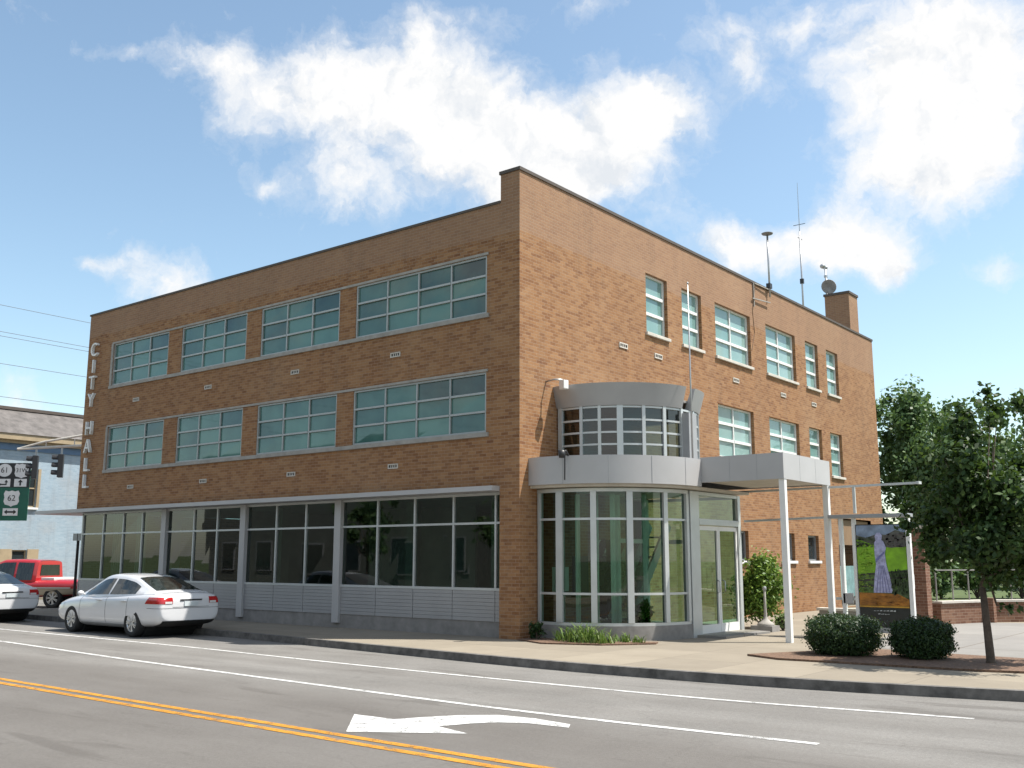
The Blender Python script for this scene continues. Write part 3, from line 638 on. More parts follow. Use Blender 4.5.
# the printed poster
def fl_(name, c, v=.25, s=6): return plain(name, c, .35, var=v, scale=s)
pr = MB().box(5.52,6.64,-.01,.05,.24,2.52).build('poster', fl_('poster_black',(.012,.016,.016)), ks)
yq = [-.013]
def layer(name, pts, mat):
    yq[0] -= .0025
    return MB().add([(x,yq[0],z) for x,z in pts],[tuple(range(len(pts)))]).build(name, mat, pr, fix=False)
def rect(a,b,c,d): return [(a,c),(b,c),(b,d),(a,d)]
X0,X1 = 5.53,6.63
layer('sky_print', rect(X0,X1,2.2,2.5), fl_('poster_sky',(.20,.26,.36),.4,4)); 
layer('hill_print', [(X0,1.9),(X1,1.9),(X1,2.32),(6.4,2.38),(6.2,2.28),(6.0,2.3),(5.75,2.22),(X0,2.28)], fl_('poster_hill',(.10,.10,.085),.5,9))
layer('field_print', [(X0,.98),(X1,.98),(X1,2.02),(6.3,1.99),(6.0,2.05),(5.75,2.12),(X0,2.2)], fl_('poster_field',(.19,.40,.012),.4,3))
layer('meadow_print', [(X0,.98),(X1,.98),(X1,1.52),(6.2,1.45),(X0,1.40)], fl_('poster_meadow',(.07,.13,.03),.7,12))
for z in (1.40,1.27,1.14): layer('rail_print', [(X0,z-.03),(6.62,z+.06),(6.62,z+.1),(X0,z+.01)], fl_('poster_rail',(.03,.028,.025)))
layer('bank_print', [(6.3,.98),(X1,.88),(X1,1.25),(6.45,1.15)], fl_('poster_bank',(.05,.09,.03),.7,15))
layer('ground_print', [(X0,.72),(X1,.72),(X1,.86),(6.4,.98),(X0,1.0)], fl_('poster_earth',(.33,.13,.012),.45,6))
layer('dress_print', [(5.86,1.0),(6.29,1.0),(6.24,1.35),(6.18,1.62),(6.16,1.85),(6.19,2.0),(6.14,2.14),(6.1,2.16),(6.12,2.26),(6.07,2.33),(6.0,2.33),(5.95,2.25),(5.97,2.16),(5.93,2.1),(5.93,1.85),(5.95,1.62),(5.9,1.35)], fl_('poster_dress',(.36,.37,.56),.35,14))
for k in range(5): x = 5.92+.075*k; layer('fold_print', [(x,1.0),(x+.018,1.0),(6.02+.025*k,1.6),(6.01+.025*k,1.6)], fl_('poster_fold',(.15,.15,.32)))
layer('sash_print', [(5.95,1.66),(6.14,1.86),(6.16,1.92),(5.95,1.74)], fl_('poster_sash',(.14,.15,.34)))
layer('stripe_print', rect(X0,X1,.68,.715), fl_('poster_stripe',(.45,.23,.02)))
def dabs(name, n, x0, x1, z0, z1, w, h, mat):
    yq[0] -= .0025; m = MB()
    for i in range(n):
        x = random.uniform(x0,x1); z = random.uniform(z0,z1); a = w*random.uniform(.4,1); b = h*random.uniform(.4,1); k = random.uniform(-.5,.5)*a
        a = min(a, X1-x, x-X0)
        if a > .003: m.quad((x-a,yq[0],z),(x+a,yq[0],z+k*.3),(x+a*.8,yq[0],z+b),(x-a*.8,yq[0],z+b*.8))
    return m.build(name, mat, pr, fix=False)
dabs('hill_dabs',60,X0,5.92,2.0,2.22,.05,.03,fl_('poster_dab_a',(.05,.07,.03))); dabs('hill_dabs',60,6.2,X1,2.0,2.3,.05,.04,fl_('poster_dab_b',(.09,.08,.075)))
dabs('field_dabs',110,X0,5.9,1.45,1.98,.05,.02,fl_('poster_dab_c',(.26,.46,.03)))
dabs('reed_dabs',90,6.28,X1,.95,1.45,.02,.10,fl_('poster_dab_d',(.025,.045,.015))); dabs('reed_dabs',60,X0,5.85,1.0,1.42,.03,.03,fl_('poster_dab_e',(.15,.24,.02)))
dabs('earth_dabs',60,X0,X1,.73,.92,.06,.014,fl_('poster_dab_f',(.20,.07,.008)))
wm = fl_('poster_white',(.4,.42,.42))
for z,a,b in ((.60,5.85,6.33),(.53,5.95,6.22)):   # illegible script: broken wavy strokes
    x = a
    while x < b:
        w = random.uniform(.03,.07); h = random.uniform(.012,.03); layer('script_print',[(x,z),(x+w,z+random.uniform(-.006,.006)),(x+w,z+h),(x,z+h*.6)],wm); x += w+random.uniform(.012,.03)

# ------------------------------------------------------------------ foliage helpers
def leaf_cloud(centers, radii, n, size, up=.35, flat=1.0):
    """leaf-sized quads spread through clumps"""
    centers = np.array(centers); radii = np.array(radii)
    w = radii[:,0]*radii[:,1]*radii[:,2]; idx = rng.choice(len(centers), n, p=w/w.sum())
    d = rng.normal(size=(n,3)); d /= np.linalg.norm(d,axis=1)[:,None]
    r = np.minimum(np.abs(rng.normal(size=n))*.62, 1.35)
    p = centers[idx] + d*radii[idx]*r[:,None]
    nrm = d + rng.normal(size=(n,3))*.8 + np.array([0,0,up]); nrm /= np.linalg.norm(nrm,axis=1)[:,None]
    t = np.cross(nrm, rng.normal(size=(n,3))); t /= np.linalg.norm(t,axis=1)[:,None]; b = np.cross(nrm,t)
    s = size*(.6+.8*rng.random(n))[:,None]
    V = np.stack([p-t*s*.5, p+b*s*.32-t*s*.05, p+t*s*.55-nrm*s*.12, p-b*s*.32-t*s*.05],1).reshape(-1,3)
    me = bpy.data.meshes.new('leaves'); me.vertices.add(4*n); me.vertices.foreach_set('co', V.astype(np.float32).ravel())
    me.loops.add(4*n); me.loops.foreach_set('vertex_index', np.arange(4*n,dtype=np.int32))
    me.polygons.add(n); me.polygons.foreach_set('loop_start', np.arange(0,4*n,4,dtype=np.int32)); me.update(calc_edges=True); me.validate(); return me
def tree(name, label, loc, h, crown_c, crown_r, nclump, nleaf, lsize, mat, trunk_r, trunk_top, lean=(0,0), seed=1, group=None, clump=(.20,.34)):
    global rng
    rng = np.random.default_rng(seed); rd = random.Random(seed)
    t = thing(name, label, 'tree', loc, 0, group)
    cc = np.array(crown_c); cr = np.array(crown_r); cs = []; rs = []
    for i in range(nclump):
        d = rng.normal(size=3); d /= np.linalg.norm(d); rr = rng.random()**.45*.80
        k = rng.uniform(*clump)
        if i % 3 == 0:     # sprays that break the outline
            rr = rng.uniform(.82,1.08); k *= .55
        d = d*np.array([1,1,1.0]); bul = 1+.16*math.sin(3*math.atan2(d[1],d[0])+seed)+.10*math.sin(5*d[2]+seed*2)
        c = cc + d*cr*rr*bul; cs.append(c); rs.append(cr*k*np.array([1,1,rng.uniform(.6,.95)]))
    tm = MB(); top = Vector((lean[0],lean[1],trunk_top))
    tm.tube([(0,0,-.05),(lean[0]*.1,lean[1]*.1,.06),(lean[0]*.5,lean[1]*.5,trunk_top*.5),top],[trunk_r*1.5,trunk_r*1.05,trunk_r*.9,trunk_r*.75],10)
    tm.tube([top, Vector(cc)*.6+top*.4+Vector((.05,0,0)), Vector(cc)+Vector((0,0,cr[2]*.6))],[trunk_r*.75,trunk_r*.5,trunk_r*.12],8)
    for c in rd.sample(cs, min(len(cs),16)):
        c = Vector(c); mid = top.lerp(c,.5)+Vector((0,0,-.08*cr[2])); st = top.lerp(Vector(cc),rd.uniform(0,.55))
        tm.tube([st,mid,c],[trunk_r*.42,trunk_r*.25,trunk_r*.06],6)
    tm.build('trunk', M['bark'], t, smooth=True)
    link('crown', leaf_cloud(cs,rs,nleaf,lsize), mat, t)
    return t
# near street tree
tree('street_tree','young broad crowned street tree in the mulch bed by the kerb',(9.32,.85,.02),4.4,(0.27,.1,2.70),(1.46,1.38,1.64),120,44000,.105,M['leaf_a'],.068,1.25,(-.06,.05),seed=5,clump=(.17,.30))
tree('background_tree','tall round topped tree rising behind the right end of the brick hall',(-2.9,38,0),11.3,(0,0,6.4),(2.5,2.5,5.1),90,26000,.24,M['leaf_b'],.22,3,seed=9,group='trees behind the hall')
tree('background_tree','broad dark tree behind the retaining wall right of the hall',(.6,35,0),9.6,(0,0,5.0),(3.1,3.0,4.6),90,26000,.24,M['leaf_b'],.2,2.4,seed=12,group='trees behind the hall')
tree('background_tree','grey green tree at the right edge behind the street tree',(5.9,30,0),8.4,(0,0,4.4),(3.4,3.0,3.9),90,25000,.26,M['leaf_b'],.18,2.2,seed=15,group='trees behind the hall')
def hedge(label, x, y, rx, ry, h, seed):
    global rng
    rng = np.random.default_rng(seed)
    t = thing('clipped_shrub', label, 'shrub', (x,y,.03), 0, 'clipped shrubs in the mulch bed')
    n = 15000; u = rng.normal(size=(n,3)); u /= np.linalg.norm(u,axis=1)[:,None]
    pw = 4.0; k = (np.abs(u)**pw).sum(1)**(-1/pw); p = u*k[:,None]
    lump = 1+.07*np.sin(p[:,0]*5+seed)+.06*np.sin(p[:,1]*6+2)+.05*np.sin(p[:,2]*7+p[:,0]*4)
    r = lump*(1-.24*rng.random(n)**2.0+.085*rng.normal(size=n)); p = p*r[:,None]*np.array([rx,ry,h/2])+np.array([0,0,h/2+.02])
    keep = p[:,2] > .0; p = p[keep]; u = u[keep]; m = len(p)
    nrm = u+rng.normal(size=(m,3))*.9+np.array([0,0,.4]); nrm /= np.linalg.norm(nrm,axis=1)[:,None]
    tt = np.cross(nrm,rng.normal(size=(m,3))); tt /= np.linalg.norm(tt,axis=1)[:,None]; b = np.cross(nrm,tt); s = .042*(.6+.8*rng.random(m))[:,None]
    V = np.stack([p-tt*s*.6,p+b*s*.3,p+tt*s*.6,p-b*s*.3],1).reshape(-1,3)
    mb = MB(); mb.v = [tuple(v) for v in V]; mb.f = [(4*i,4*i+1,4*i+2,4*i+3) for i in range(m)]
    mb.build('foliage', M['leaf_h'], t, fix=False)
    MB().ell((0,0,h*.47),(rx*.78,ry*.78,h*.42)).build('branches', M['leaf_h'], t, smooth=True)
hedge('clipped dark green shrub left of the poster base, the wider of two', 6.80,.83,.57,.52,.64,3)
hedge('clipped dark green shrub nearest the street tree trunk', 8.16,1.02,.46,.46,.62,8)
# yew by the doors
def bush(name,label,loc,rx,ry,h,n,size,mat,seed,cat='shrub',tip=0.0):
    global rng
    rng = np.random.default_rng(seed); t = thing(name,label,cat,loc); cs=[];rs=[]
    for i in range(26):
        d = rng.normal(size=3); d/=np.linalg.norm(d); q = d*np.array([rx,ry,h/2])*.72*rng.random()**.4; q[2]+=h*.5
        w = 1-tip*max(0,q[2]/h-.4); q[0]*=w;q[1]*=w; cs.append(q); rs.append(np.array([rx,ry,h/2])*rng.uniform(.28,.42))
    link('foliage', leaf_cloud(cs,rs,n,size,.5), mat, t)
    m = MB()
    for c in cs[:10]: m.tube([(0,0,0),(c[0]*.4,c[1]*.4,c[2]*.5),tuple(c)],[.025,.015,.006],5)
    m.build('stem', M['bark'], t); return t
bush('yew_shrub','bright green feathery shrub beside the glass doors',(2.45,6.95,0),.92,.8,2.05,15000,.085,M['leaf_y'],21,tip=.9)
bush('low_plant','pale green low plant at the foot of the feathery shrub',(3.2,6.5,0),.28,.28,.5,700,.08,M['leaf_p'],22,'plant')
def grass_clump(loc, n, h, spread, label, seed):
    rd = random.Random(seed); m = MB(); t = thing('ornamental_grass', label, 'plant', loc, 0, 'grass tufts at the brick corner')
    for i in range(n):
        a = rd.uniform(0,6.28); r = spread*rd.random()**.6; x,y = r*math.cos(a)*1.5, r*math.sin(a)*.7
        l = h*rd.uniform(.25,1.15)*(1.1-.5*(r/spread)); b = rd.uniform(0,6.28); k = rd.uniform(.3,1.3)*l; w = .012
        p0 = Vector((x,y,0)); p1 = p0+Vector((math.cos(b)*k*.35,math.sin(b)*k*.35,l*.62)); p2 = p0+Vector((math.cos(b)*k,math.sin(b)*k,l*.85)); s = Vector((-math.sin(b),math.cos(b),0))*w
        m.add([p0-s,p0+s,p1+s*.8,p1-s*.8,p2],[(0,1,2,3),(3,2,4)])
    m.build('blades', M['leaf_l'], t, fix=False)
grass_clump((1.55,.2,.03),330,.46,.50,'wide tuft of bright green grass below the curved glass',31)
grass_clump((2.3,.75,.03),110,.24,.26,'smaller grass tuft right of the wide tuft',32)
bush('low_plant','dark low plant against the brick corner pier',(.35,.18,0),.25,.2,.42,600,.07,M['leaf_h'],33,'plant')
pl = bush('potted_plant','spiky light green plant standing inside the curved glass',(1.95,1.95,.06),.2,.2,.85,260,.22,M['leaf_y'],34,'plant')
# ash receptacle by the doors
asr = thing('ash_receptacle','grey pedestal ash receptacle with a thin neck by the doors','bin',(3.0,5.95,0))
MB().lathe([(.001,.13),(.20,.13),(.21,.16),(.19,.20),(.12,.24),(.055,.30),(.04,.38),(.03,.6),(.028,.98),(.001,1.0)],(0,0,.0),20).build('body', M['band'], asr, smooth=True)
MB().lathe([(.031,0),(.05,.02),(.05,.07),(.03,.1)],(0,0,.98),12).build('cap', M['alu_dk'], asr, smooth=True)
MB().box(-.3,.26,-.22,.22,-.01,.14).build('base', M['concrete_dk'], asr)
# right side: low wall, pillar, retaining wall, railing, stone
lwl = thing('low_wall','low grey concrete wall behind the wider clipped shrub','wall',(0,0,0))
m = MB(); m.box(3.3,4.7,8.6,8.85,0,.42); m.build('wall', M['lot'], lwl, bevel=.015); MB().box(3.25,4.75,8.55,8.9,.42,.48).build('coping', M['stone'], lwl)
pil = thing('brick_pillar','dark red brick pillar standing right of the poster stand','pillar',(5.38,10.5,0))
MB().box(-.2,.2,-.2,.2,0,2.55).build('shaft', M['brick_red'], pil); MB().box(-.24,.24,-.24,.24,2.55,2.66).build('cap', M['stone'], pil)
wp = thing('marker_post','thin pale post in front of the dark brick pillar','post',(5.42,9.6,0))
MB().tube([(0,0,0),(0,0,1.0)],.03,8).build('pole', M['stone'], wp); MB().add([(-.05,-.02,1.0),(.07,-.02,1.0),(.07,.02,1.0),(-.05,.02,1.0),(.02,-.02,1.35),(.07,-.02,1.35),(.07,.02,1.35),(.02,.02,1.35)],[(0,3,2,1),(4,5,6,7),(0,1,5,4),(1,2,6,5),(2,3,7,6),(3,0,4,7)]).build('cap', M['white'], wp)
rwl = thing('retaining_wall','long red brick retaining wall along the far side of the driveway','wall')
rp = [(5.6,11.4),(6.35,13.4),(12.5,20.5),(30,38)]
m = MB(); c_ = MB()
for a,b in zip(rp,rp[1:]):
    d = Vector((b[0]-a[0],b[1]-a[1],0)).normalized(); n_ = Vector((-d.y,d.x,0))*.32
    q = [a,b,(b[0]+n_.x,b[1]+n_.y),(a[0]+n_.x,a[1]+n_.y)]; m.prism(q,0,.56); c_.prism([(q[0][0]-n_.x*.15,q[0][1]-n_.y*.15),(q[1][0]-n_.x*.15,q[1][1]-n_.y*.15),q[2],q[3]],.562,.62)
m.build('wall', M['brick_red'], rwl); c_.build('coping', M['stone'], rwl)
m = MB(); m.box(6.2,6.5,13.2,13.5,0,.68); m.build('pier', M['brick_red'], rwl)
rai = thing('railing','thin grey railing above the brick retaining wall','fence')
m = MB()
for a,b in zip(rp,rp[1:]):
    L_ = math.dist(a,b); k = int(L_/.9)+1
    A_ = Vector((a[0]-.15,a[1]+.2,.6)); B_ = Vector((b[0]-.15,b[1]+.2,.6))
    for i in range(k+1): p = A_.lerp(B_,i/k); m.box(p.x-.016,p.x+.016,p.y-.016,p.y+.016,.6,1.45)
    m.bar(A_+Vector((0,0,.85)),B_+Vector((0,0,.85)),.035)
m.build('rails', M['concrete_dk'], rai)
struct(MB().prism([(-.5,24.4),(5.4,11.9),(6.1,13.7),(12.2,20.7),(29.7,38.2),(29,60),(-15,60)],.1,.54).build('terrace', M['grass']))
for i,(x,y,rx,h,lb) in enumerate([(4.55,15.2,.7,1.7,'dark shrub behind the railing beside the brick pillar'),(5.3,16.4,.8,1.5,'leafy shrub behind the railing, left of the street tree trunk'),(6.4,17.2,.9,1.8,'leafy shrub behind the railing, right of the street tree trunk'),(7.6,18.0,1.2,2.2,'wide shrub behind the railing at the right edge')]):
    bush('terrace_shrub',lb,(x,y,.54),rx,.8,h,2600,.13,M['leaf_b'],40+i)
stn = MB(); stn.ell((0,0,.1),(.2,.15,.14),12,7); o = stn.build('stone', M['stone'], smooth=True); o.location = (7.55,2.1,.03); tag(o,'pale rounded stone lying between the two clipped shrubs','stone')

# ------------------------------------------------------------------ vehicles
def smooth_interp(xs, st, k):
    X = np.array([s[0] for s in st]); return np.interp(xs, X, np.array([s[k] for s in st]))
def apply_mods(o):
    dg = bpy.context.evaluated_depsgraph_get(); me = bpy.data.meshes.new_from_object(o.evaluated_get(dg)); o.modifiers.clear(); old = o.data; o.data = me; bpy.data.meshes.remove(old)
def car(t, st, cab, side_panes, front, rear, wheels, rw_, paint, lower=None, tyre_w=.21, bed=None, rimspokes=7):
    # body
    m = MB(); prof = lambda w,zb,zs,zt: [(0,zb),(w*.80,zb),(w*.955,zb+.10),(w,zb+(zs-zb)*.45),(w*.985,zs-.12),(w*.945,zs-.02),(w*.78,zt-.012),(0,zt)]
    n = 14
    for x,w,zb,zs,zt in st:
        h = prof(w,zb,zs,zt); ring = [(x,y,z) for y,z in h] + [(x,-y,z) for y,z in h[-2:0:-1]]; m.v += ring
    for i in range(len(st)-1):
        for k in range(n): m.f.append((i*n+k,i*n+(k+1)%n,(i+1)*n+(k+1)%n,(i+1)*n+k))
    m.f.append(tuple(range(n))); m.f.append(tuple((len(st)-1)*n+k for k in range(n-1,-1,-1)))
    body = m.build('body', paint, t)
    s = body.modifiers.new('s','SUBSURF'); s.levels = 3; s.render_levels = 3; bpy.context.view_layer.update(); apply_mods(body)
    cut = MB()
    for x in wheels:
        for y0,y1 in ((.55,1.2),(-1.2,-.55)):
            cut.lathe([(.0005,y0),(rw_+.055,y0),(rw_+.055,y1),(.0005,y1)],(x,0,rw_),28,'y')
    if bed: cut.box(*bed)
    co = cut.build('cut', None); bo = body.modifiers.new('b','BOOLEAN'); bo.object = co; bo.operation = 'DIFFERENCE'; bo.solver = 'EXACT'; bpy.context.view_layer.update(); apply_mods(body)
    bpy.data.objects.remove(co); body.data.materials.clear(); body.data.materials.append(paint); autosmooth(body,38)
    if lower:   # two-tone sill
        body.data.materials.append(lower)
        for p in body.data.polygons:
            if p.center.z < .74 and abs(p.normal.z) < .8: p.material_index = 1
    for x in wheels: MB().lathe([(.0005,-.7),(rw_+.05,-.7),(rw_+.05,.7),(.0005,.7)],(x,0,rw_),24,'y').build('wheel_well', M['dark'], t)
    # cabin
    xs = np.linspace(cab[0][0],cab[-1][0],49); C = [smooth_interp(xs,cab,k) for k in range(1,5)]
    ker = np.array([1,2,3,2,1])/9.
    C = [np.convolve(np.pad(c,2,mode='edge'),ker,'valid') for c in C]
    def sec(x):
        yb,zb,yr,zr = [float(np.interp(x,xs,c)) for c in C]; return yb,zb,yr,zr
    def half(x):
        yb,zb,yr,zr = sec(x); d = max(.0,zr-zb); e = min(.085,d*.35)
        return [(yb,zb-.06),(yb,zb),(yb+(yr-yb)*.55,zb+(zr-e-zb)*.55),(yr,zr-e),(yr-.03,zr-e*.45),(yr-.10,zr-e*.12),(yr*.5,zr+.008),(0,zr+.014)]
    m = MB(); nn = 15
    for x in xs:
        h = half(x); m.v += [(x,y,z) for y,z in h]+[(x,-y,z) for y,z in h[-2::-1]]
    for i in range(len(xs)-1):
        for k in range(nn-1): m.f.append((i*nn+k,i*nn+k+1,(i+1)*nn+k+1,(i+1)*nn+k))
    m.f.append(tuple(range(nn))); m.f.append(tuple((len(xs)-1)*nn+k for k in range(nn-1,-1,-1)))
    autosmooth(m.build('cabin', paint, t),50)
    def side_y(x,z):
        yb,zb,yr,zr = sec(x); e = min(.085,(zr-zb)*.35); k = (z-zb)/max(.01,zr-e-zb); return yb+(yr-yb)*k
    for a,b in side_panes:
        for sg in (1,-1):
            m = MB(); X = np.linspace(a,b,18); pts=[]
            for x in X:
                yb,zb,yr,zr = sec(x); lo = zb+.03; hi = zr-.115; hi = max(hi,lo+.02)
                pts.append([(x,sg*(side_y(x,z)+.009),z) for z in np.linspace(lo,hi,4)])
            for p,q in zip(pts,pts[1:]):
                for k in range(3): m.quad(p[k],q[k],q[k+1],p[k+1])
            m.build('side_window', M['glass_car'], t, smooth=True)
    for nm,(a,b,inset) in (('windscreen',front),('rear_window',rear)):
        m = MB(); pts=[]
        for x in np.linspace(a,b,14):
            yb,zb,yr,zr = sec(x); w = yr-inset
            pts.append([(x+(.006 if nm=='windscreen' else -.006),w*k,float(np.interp(abs(w*k),[0,yr*.5,yr-.1],[zr+.014,zr+.008,zr-.012]))+.008) for k in np.linspace(-1,1,9)])
        for p,q in zip(pts,pts[1:]):
            for k in range(8): m.quad(p[k],q[k],q[k+1],p[k+1])
        m.build(nm, M['glass_car'], t, smooth=True)
    W = max(s_[1] for s_ in st)
    for x in wheels:
        for sg in (1,-1):
            y = sg*(W-tyre_w/2-.015); wh = MB().lathe([(rw_*.66,-tyre_w/2),(rw_*.93,-tyre_w/2),(rw_,-tyre_w*.32),(rw_,tyre_w*.32),(rw_*.93,tyre_w/2),(rw_*.66,tyre_w/2),(rw_*.62,tyre_w*.3)],(0,0,0),32,'y').build('wheel', M['rubber'], t, smooth=True)
            wh.location = (x,y,rw_)
            rm = MB(); o_ = sg*tyre_w*.36
            rm.lathe([(rw_*.58,o_*.9),(rw_*.66,o_*1.25),(rw_*.68,o_*.9)],(0,0,0),32,'y')
            for k in range(rimspokes):
                for off in (-.13,.13):
                    a = 2*math.pi*k/rimspokes+off; rm.bar((rw_*.12*math.cos(a),o_*1.05,rw_*.12*math.sin(a)),(rw_*.62*math.cos(a*1.0),o_*1.1,rw_*.62*math.sin(a)),.045,.03)
            rm.lathe([(.001,o_*1.2),(rw_*.16,o_*1.15),(rw_*.17,o_*.8)],(0,0,0),16,'y')
            rm.build('rim', M['rim'], wh); MB().lathe([(.001,o_*.55),(rw_*.64,o_*.55)],(0,0,0),24,'y').build('brake_disc', M['dark'], wh, fix=False)
    def patch(name, planes, mat, off=.006):
        bm = bmesh.new(); bm.from_mesh(body.data)
        for c, nrm in planes: bmesh.ops.bisect_plane(bm, geom=bm.verts[:]+bm.edges[:]+bm.faces[:], plane_co=c, plane_no=nrm, clear_outer=True)
        bm.normal_update(); vs = [(v, v.normal.copy()) for v in bm.verts]
        for v, q in vs: v.co += q*off
        for f in bm.faces: f.smooth = True
        me = bpy.data.meshes.new(name); bm.to_mesh(me); bm.free(); me.materials.clear(); return link(name, me, mat, t)
    return patch
sed_st = [(-2.47,.74,.40,.82,.86),(-2.455,.80,.37,.90,.945),(-2.37,.862,.31,.965,1.03),(-2.25,.885,.27,.985,1.062),(-1.9,.912,.23,.99,1.075),(-1.3,.925,.19,.97,1.05),(-.5,.925,.18,.95,1.01),(.4,.925,.18,.93,.99),(1.0,.92,.18,.90,.98),(1.6,.91,.2,.85,.93),(2.05,.88,.22,.77,.84),(2.33,.80,.27,.67,.73),(2.45,.66,.34,.58,.62),(2.47,.58,.38,.55,.58)]
sed_cab = [(-2.08,.74,1.03,.70,1.05),(-1.8,.79,1.01,.67,1.14),(-1.05,.835,.975,.585,1.40),(-.6,.85,.96,.585,1.465),(0,.855,.95,.585,1.485),(.35,.855,.94,.57,1.45),(.75,.84,.925,.61,1.27),(1.35,.76,.92,.72,.95)]
def sedan(label, loc, rz):
    t = thing('sedan', label, 'car', loc, rz, 'white sedans')
    patch = car(t, sed_st, sed_cab, [(-1.34,-.26),(-.18,.98)], (.42,1.22,.07), (-1.93,-1.03,.075), (-1.40,1.40), .338, M['car_white'])
    V = Vector; X, Y, Z = V((1,0,0)), V((0,1,0)), V((0,0,1))
    for sg in (1,-1):
        tl_ = [(V((-2.02,0,0)),V((1,0,-.9)).normalized()),(V((0,sg*.50,0)),-sg*Y),(V((0,0,.795)),-Z),(V((0,0,.945)),Z)]
        patch('taillight', [(V((-1.99,0,.9)),V((1,0,.7)).normalized())]+tl_[1:], M['tail'], .008)
        patch('reverse_lamp', [(V((-2.2,0,0)),X),(V((0,sg*.52,0)),-sg*Y),(V((0,sg*.70,0)),sg*Y),(V((0,0,.80)),-Z),(V((0,0,.85)),Z)], M['lens'], .011)
        patch('headlight', [(V((1.85,0,0)),-X),(V((0,sg*.40,0)),-sg*Y),(V((0,0,.60)),-Z),(V((0,0,.74)),Z)], M['lens'], .008)
        m = MB(); m.ell((.86,sg*.985,1.0),(.05,.085,.06),12,8); m.bar((.88,sg*.86,.95),(.86,sg*.93,.985),.04); m.build('mirror', M['car_white'], t, smooth=True)
        for x in (-1.02,.10): MB().box(x-.11,x+.11,sg*.925-.028,sg*.925+.028,.83,.855).build('door_handle', M['rim'], t, bevel=.008)
        for x in (-1.16,-.21,1.02): patch('door_seam', [(V((x-.006,0,0)),-X),(V((x+.006,0,0)),X),(V((0,sg*.5,0)),-sg*Y),(V((0,0,.30)),-Z),(V((0,0,.93)),Z)], M['dark'], .002)
        patch('side_moulding', [(V((-.98,0,0)),-X),(V((.98,0,0)),X),(V((0,sg*.5,0)),-sg*Y),(V((0,0,.20)),-Z),(V((0,0,.285)),Z)], M['alu_dk'], .012)
    patch('rear_valance', [(V((-2.05,0,0)),X),(V((0,.72,0)),Y),(V((0,-.72,0)),-Y),(V((0,0,.405)),Z)], M['dark'], .006)
    patch('bumper_seam', [(V((-2.0,0,0)),X),(V((0,0,.688)),-Z),(V((0,0,.696)),Z)], M['dark'], .003)
    patch('trunk_seam', [(V((-2.2,0,0)),X),(V((0,.5,0)),Y),(V((0,-.5,0)),-Y),(V((0,0,.715)),-Z),(V((0,0,.722)),Z)], M['dark'], .003)
    patch('grille', [(V((2.2,0,0)),-X),(V((0,.42,0)),Y),(V((0,-.42,0)),-Y),(V((0,0,.36)),-Z),(V((0,0,.50)),Z)], M['dark'], .008)
    MB().box(-2.492,-2.455,-.19,.19,.735,.845).build('number_plate', M['plate'], t, bevel=.006)
    MB().box(-2.485,-2.43,-.30,.30,.868,.90).build('trunk_trim', M['black'], t, bevel=.008)
    return t
sedan_a = sedan('white sedan by the kerb in front of the street windows',(-10.14,-3.05,ZR),math.pi)
b = copy_tree(sedan_a); b.location = (-18.8,-3.2,ZR); b['label'] = 'white sedan cut off by the left edge ahead of the other sedan'
# pickup turning out of the side street
tk_st = [(-2.86,.90,.52,.94,1.04),(-2.8,.93,.45,.98,1.09),(-1.6,.95,.40,.99,1.09),(-.6,.95,.38,.99,1.08),(.6,.95,.38,.98,1.07),(1.2,.95,.38,.97,1.09),(2.0,.94,.40,.95,1.08),(2.6,.90,.42,.90,1.02),(2.82,.80,.46,.82,.92)]
tk_cab = [(-.98,.86,1.02,.74,1.74),(-.92,.90,1.02,.74,1.80),(-.2,.90,1.02,.735,1.83),(.5,.90,1.02,.73,1.82),(.72,.90,1.02,.73,1.74),(1.42,.86,1.02,.82,1.08)]
tk = thing('pickup_truck','red pickup truck with tan lower sides turning behind the white sedans','pickup',(-25.9,1.9,ZR),math.pi+R(29))
car(tk, tk_st, tk_cab, [(-.82,-.14),(-.04,.96)], (.74,1.32,.07), (-.97,-.94,.12), (-1.75,1.82), .39, M['car_red'], M['car_tan'], .25, bed=(-2.7,-1.08,-.78,.78,.62,1.6))
for sg in (1,-1):
    MB().box(-2.88,-2.80,sg*.88-.06,sg*.88+.06,.70,1.02).build('taillight', M['tail'], tk, bevel=.015); MB().box(2.72,2.80,sg*.68-.14,sg*.68+.14,.72,.88).build('headlight', M['lens'], tk, bevel=.02)
    MB().box(1.1,1.25,sg*1.06-.1,sg*1.06+.1,1.08,1.30).build('mirror', M['black'], tk, bevel=.02)
    MB().box(-2.5,2.5,sg*.955-.012,sg*.955+.012,.74,.79).build('side_trim', M['rim'], tk)
MB().box(-2.98,-2.84,-.85,.85,.44,.60).build('rear_bumper', M['rim'], tk, bevel=.02); MB().box(2.78,2.95,-.88,.88,.42,.60).build('front_bumper', M['rim'], tk, bevel=.02)
MB().quad((-.993,-.62,1.22),(-.993,.62,1.22),(-.993,.58,1.62),(-.993,-.58,1.62)).build('cab_window', M['glass_car'], tk, fix=False)
MB().box(-1.65,-1.1,-.72,.72,1.04,1.14).build('bed_cover', M['white'], tk, bevel=.02)

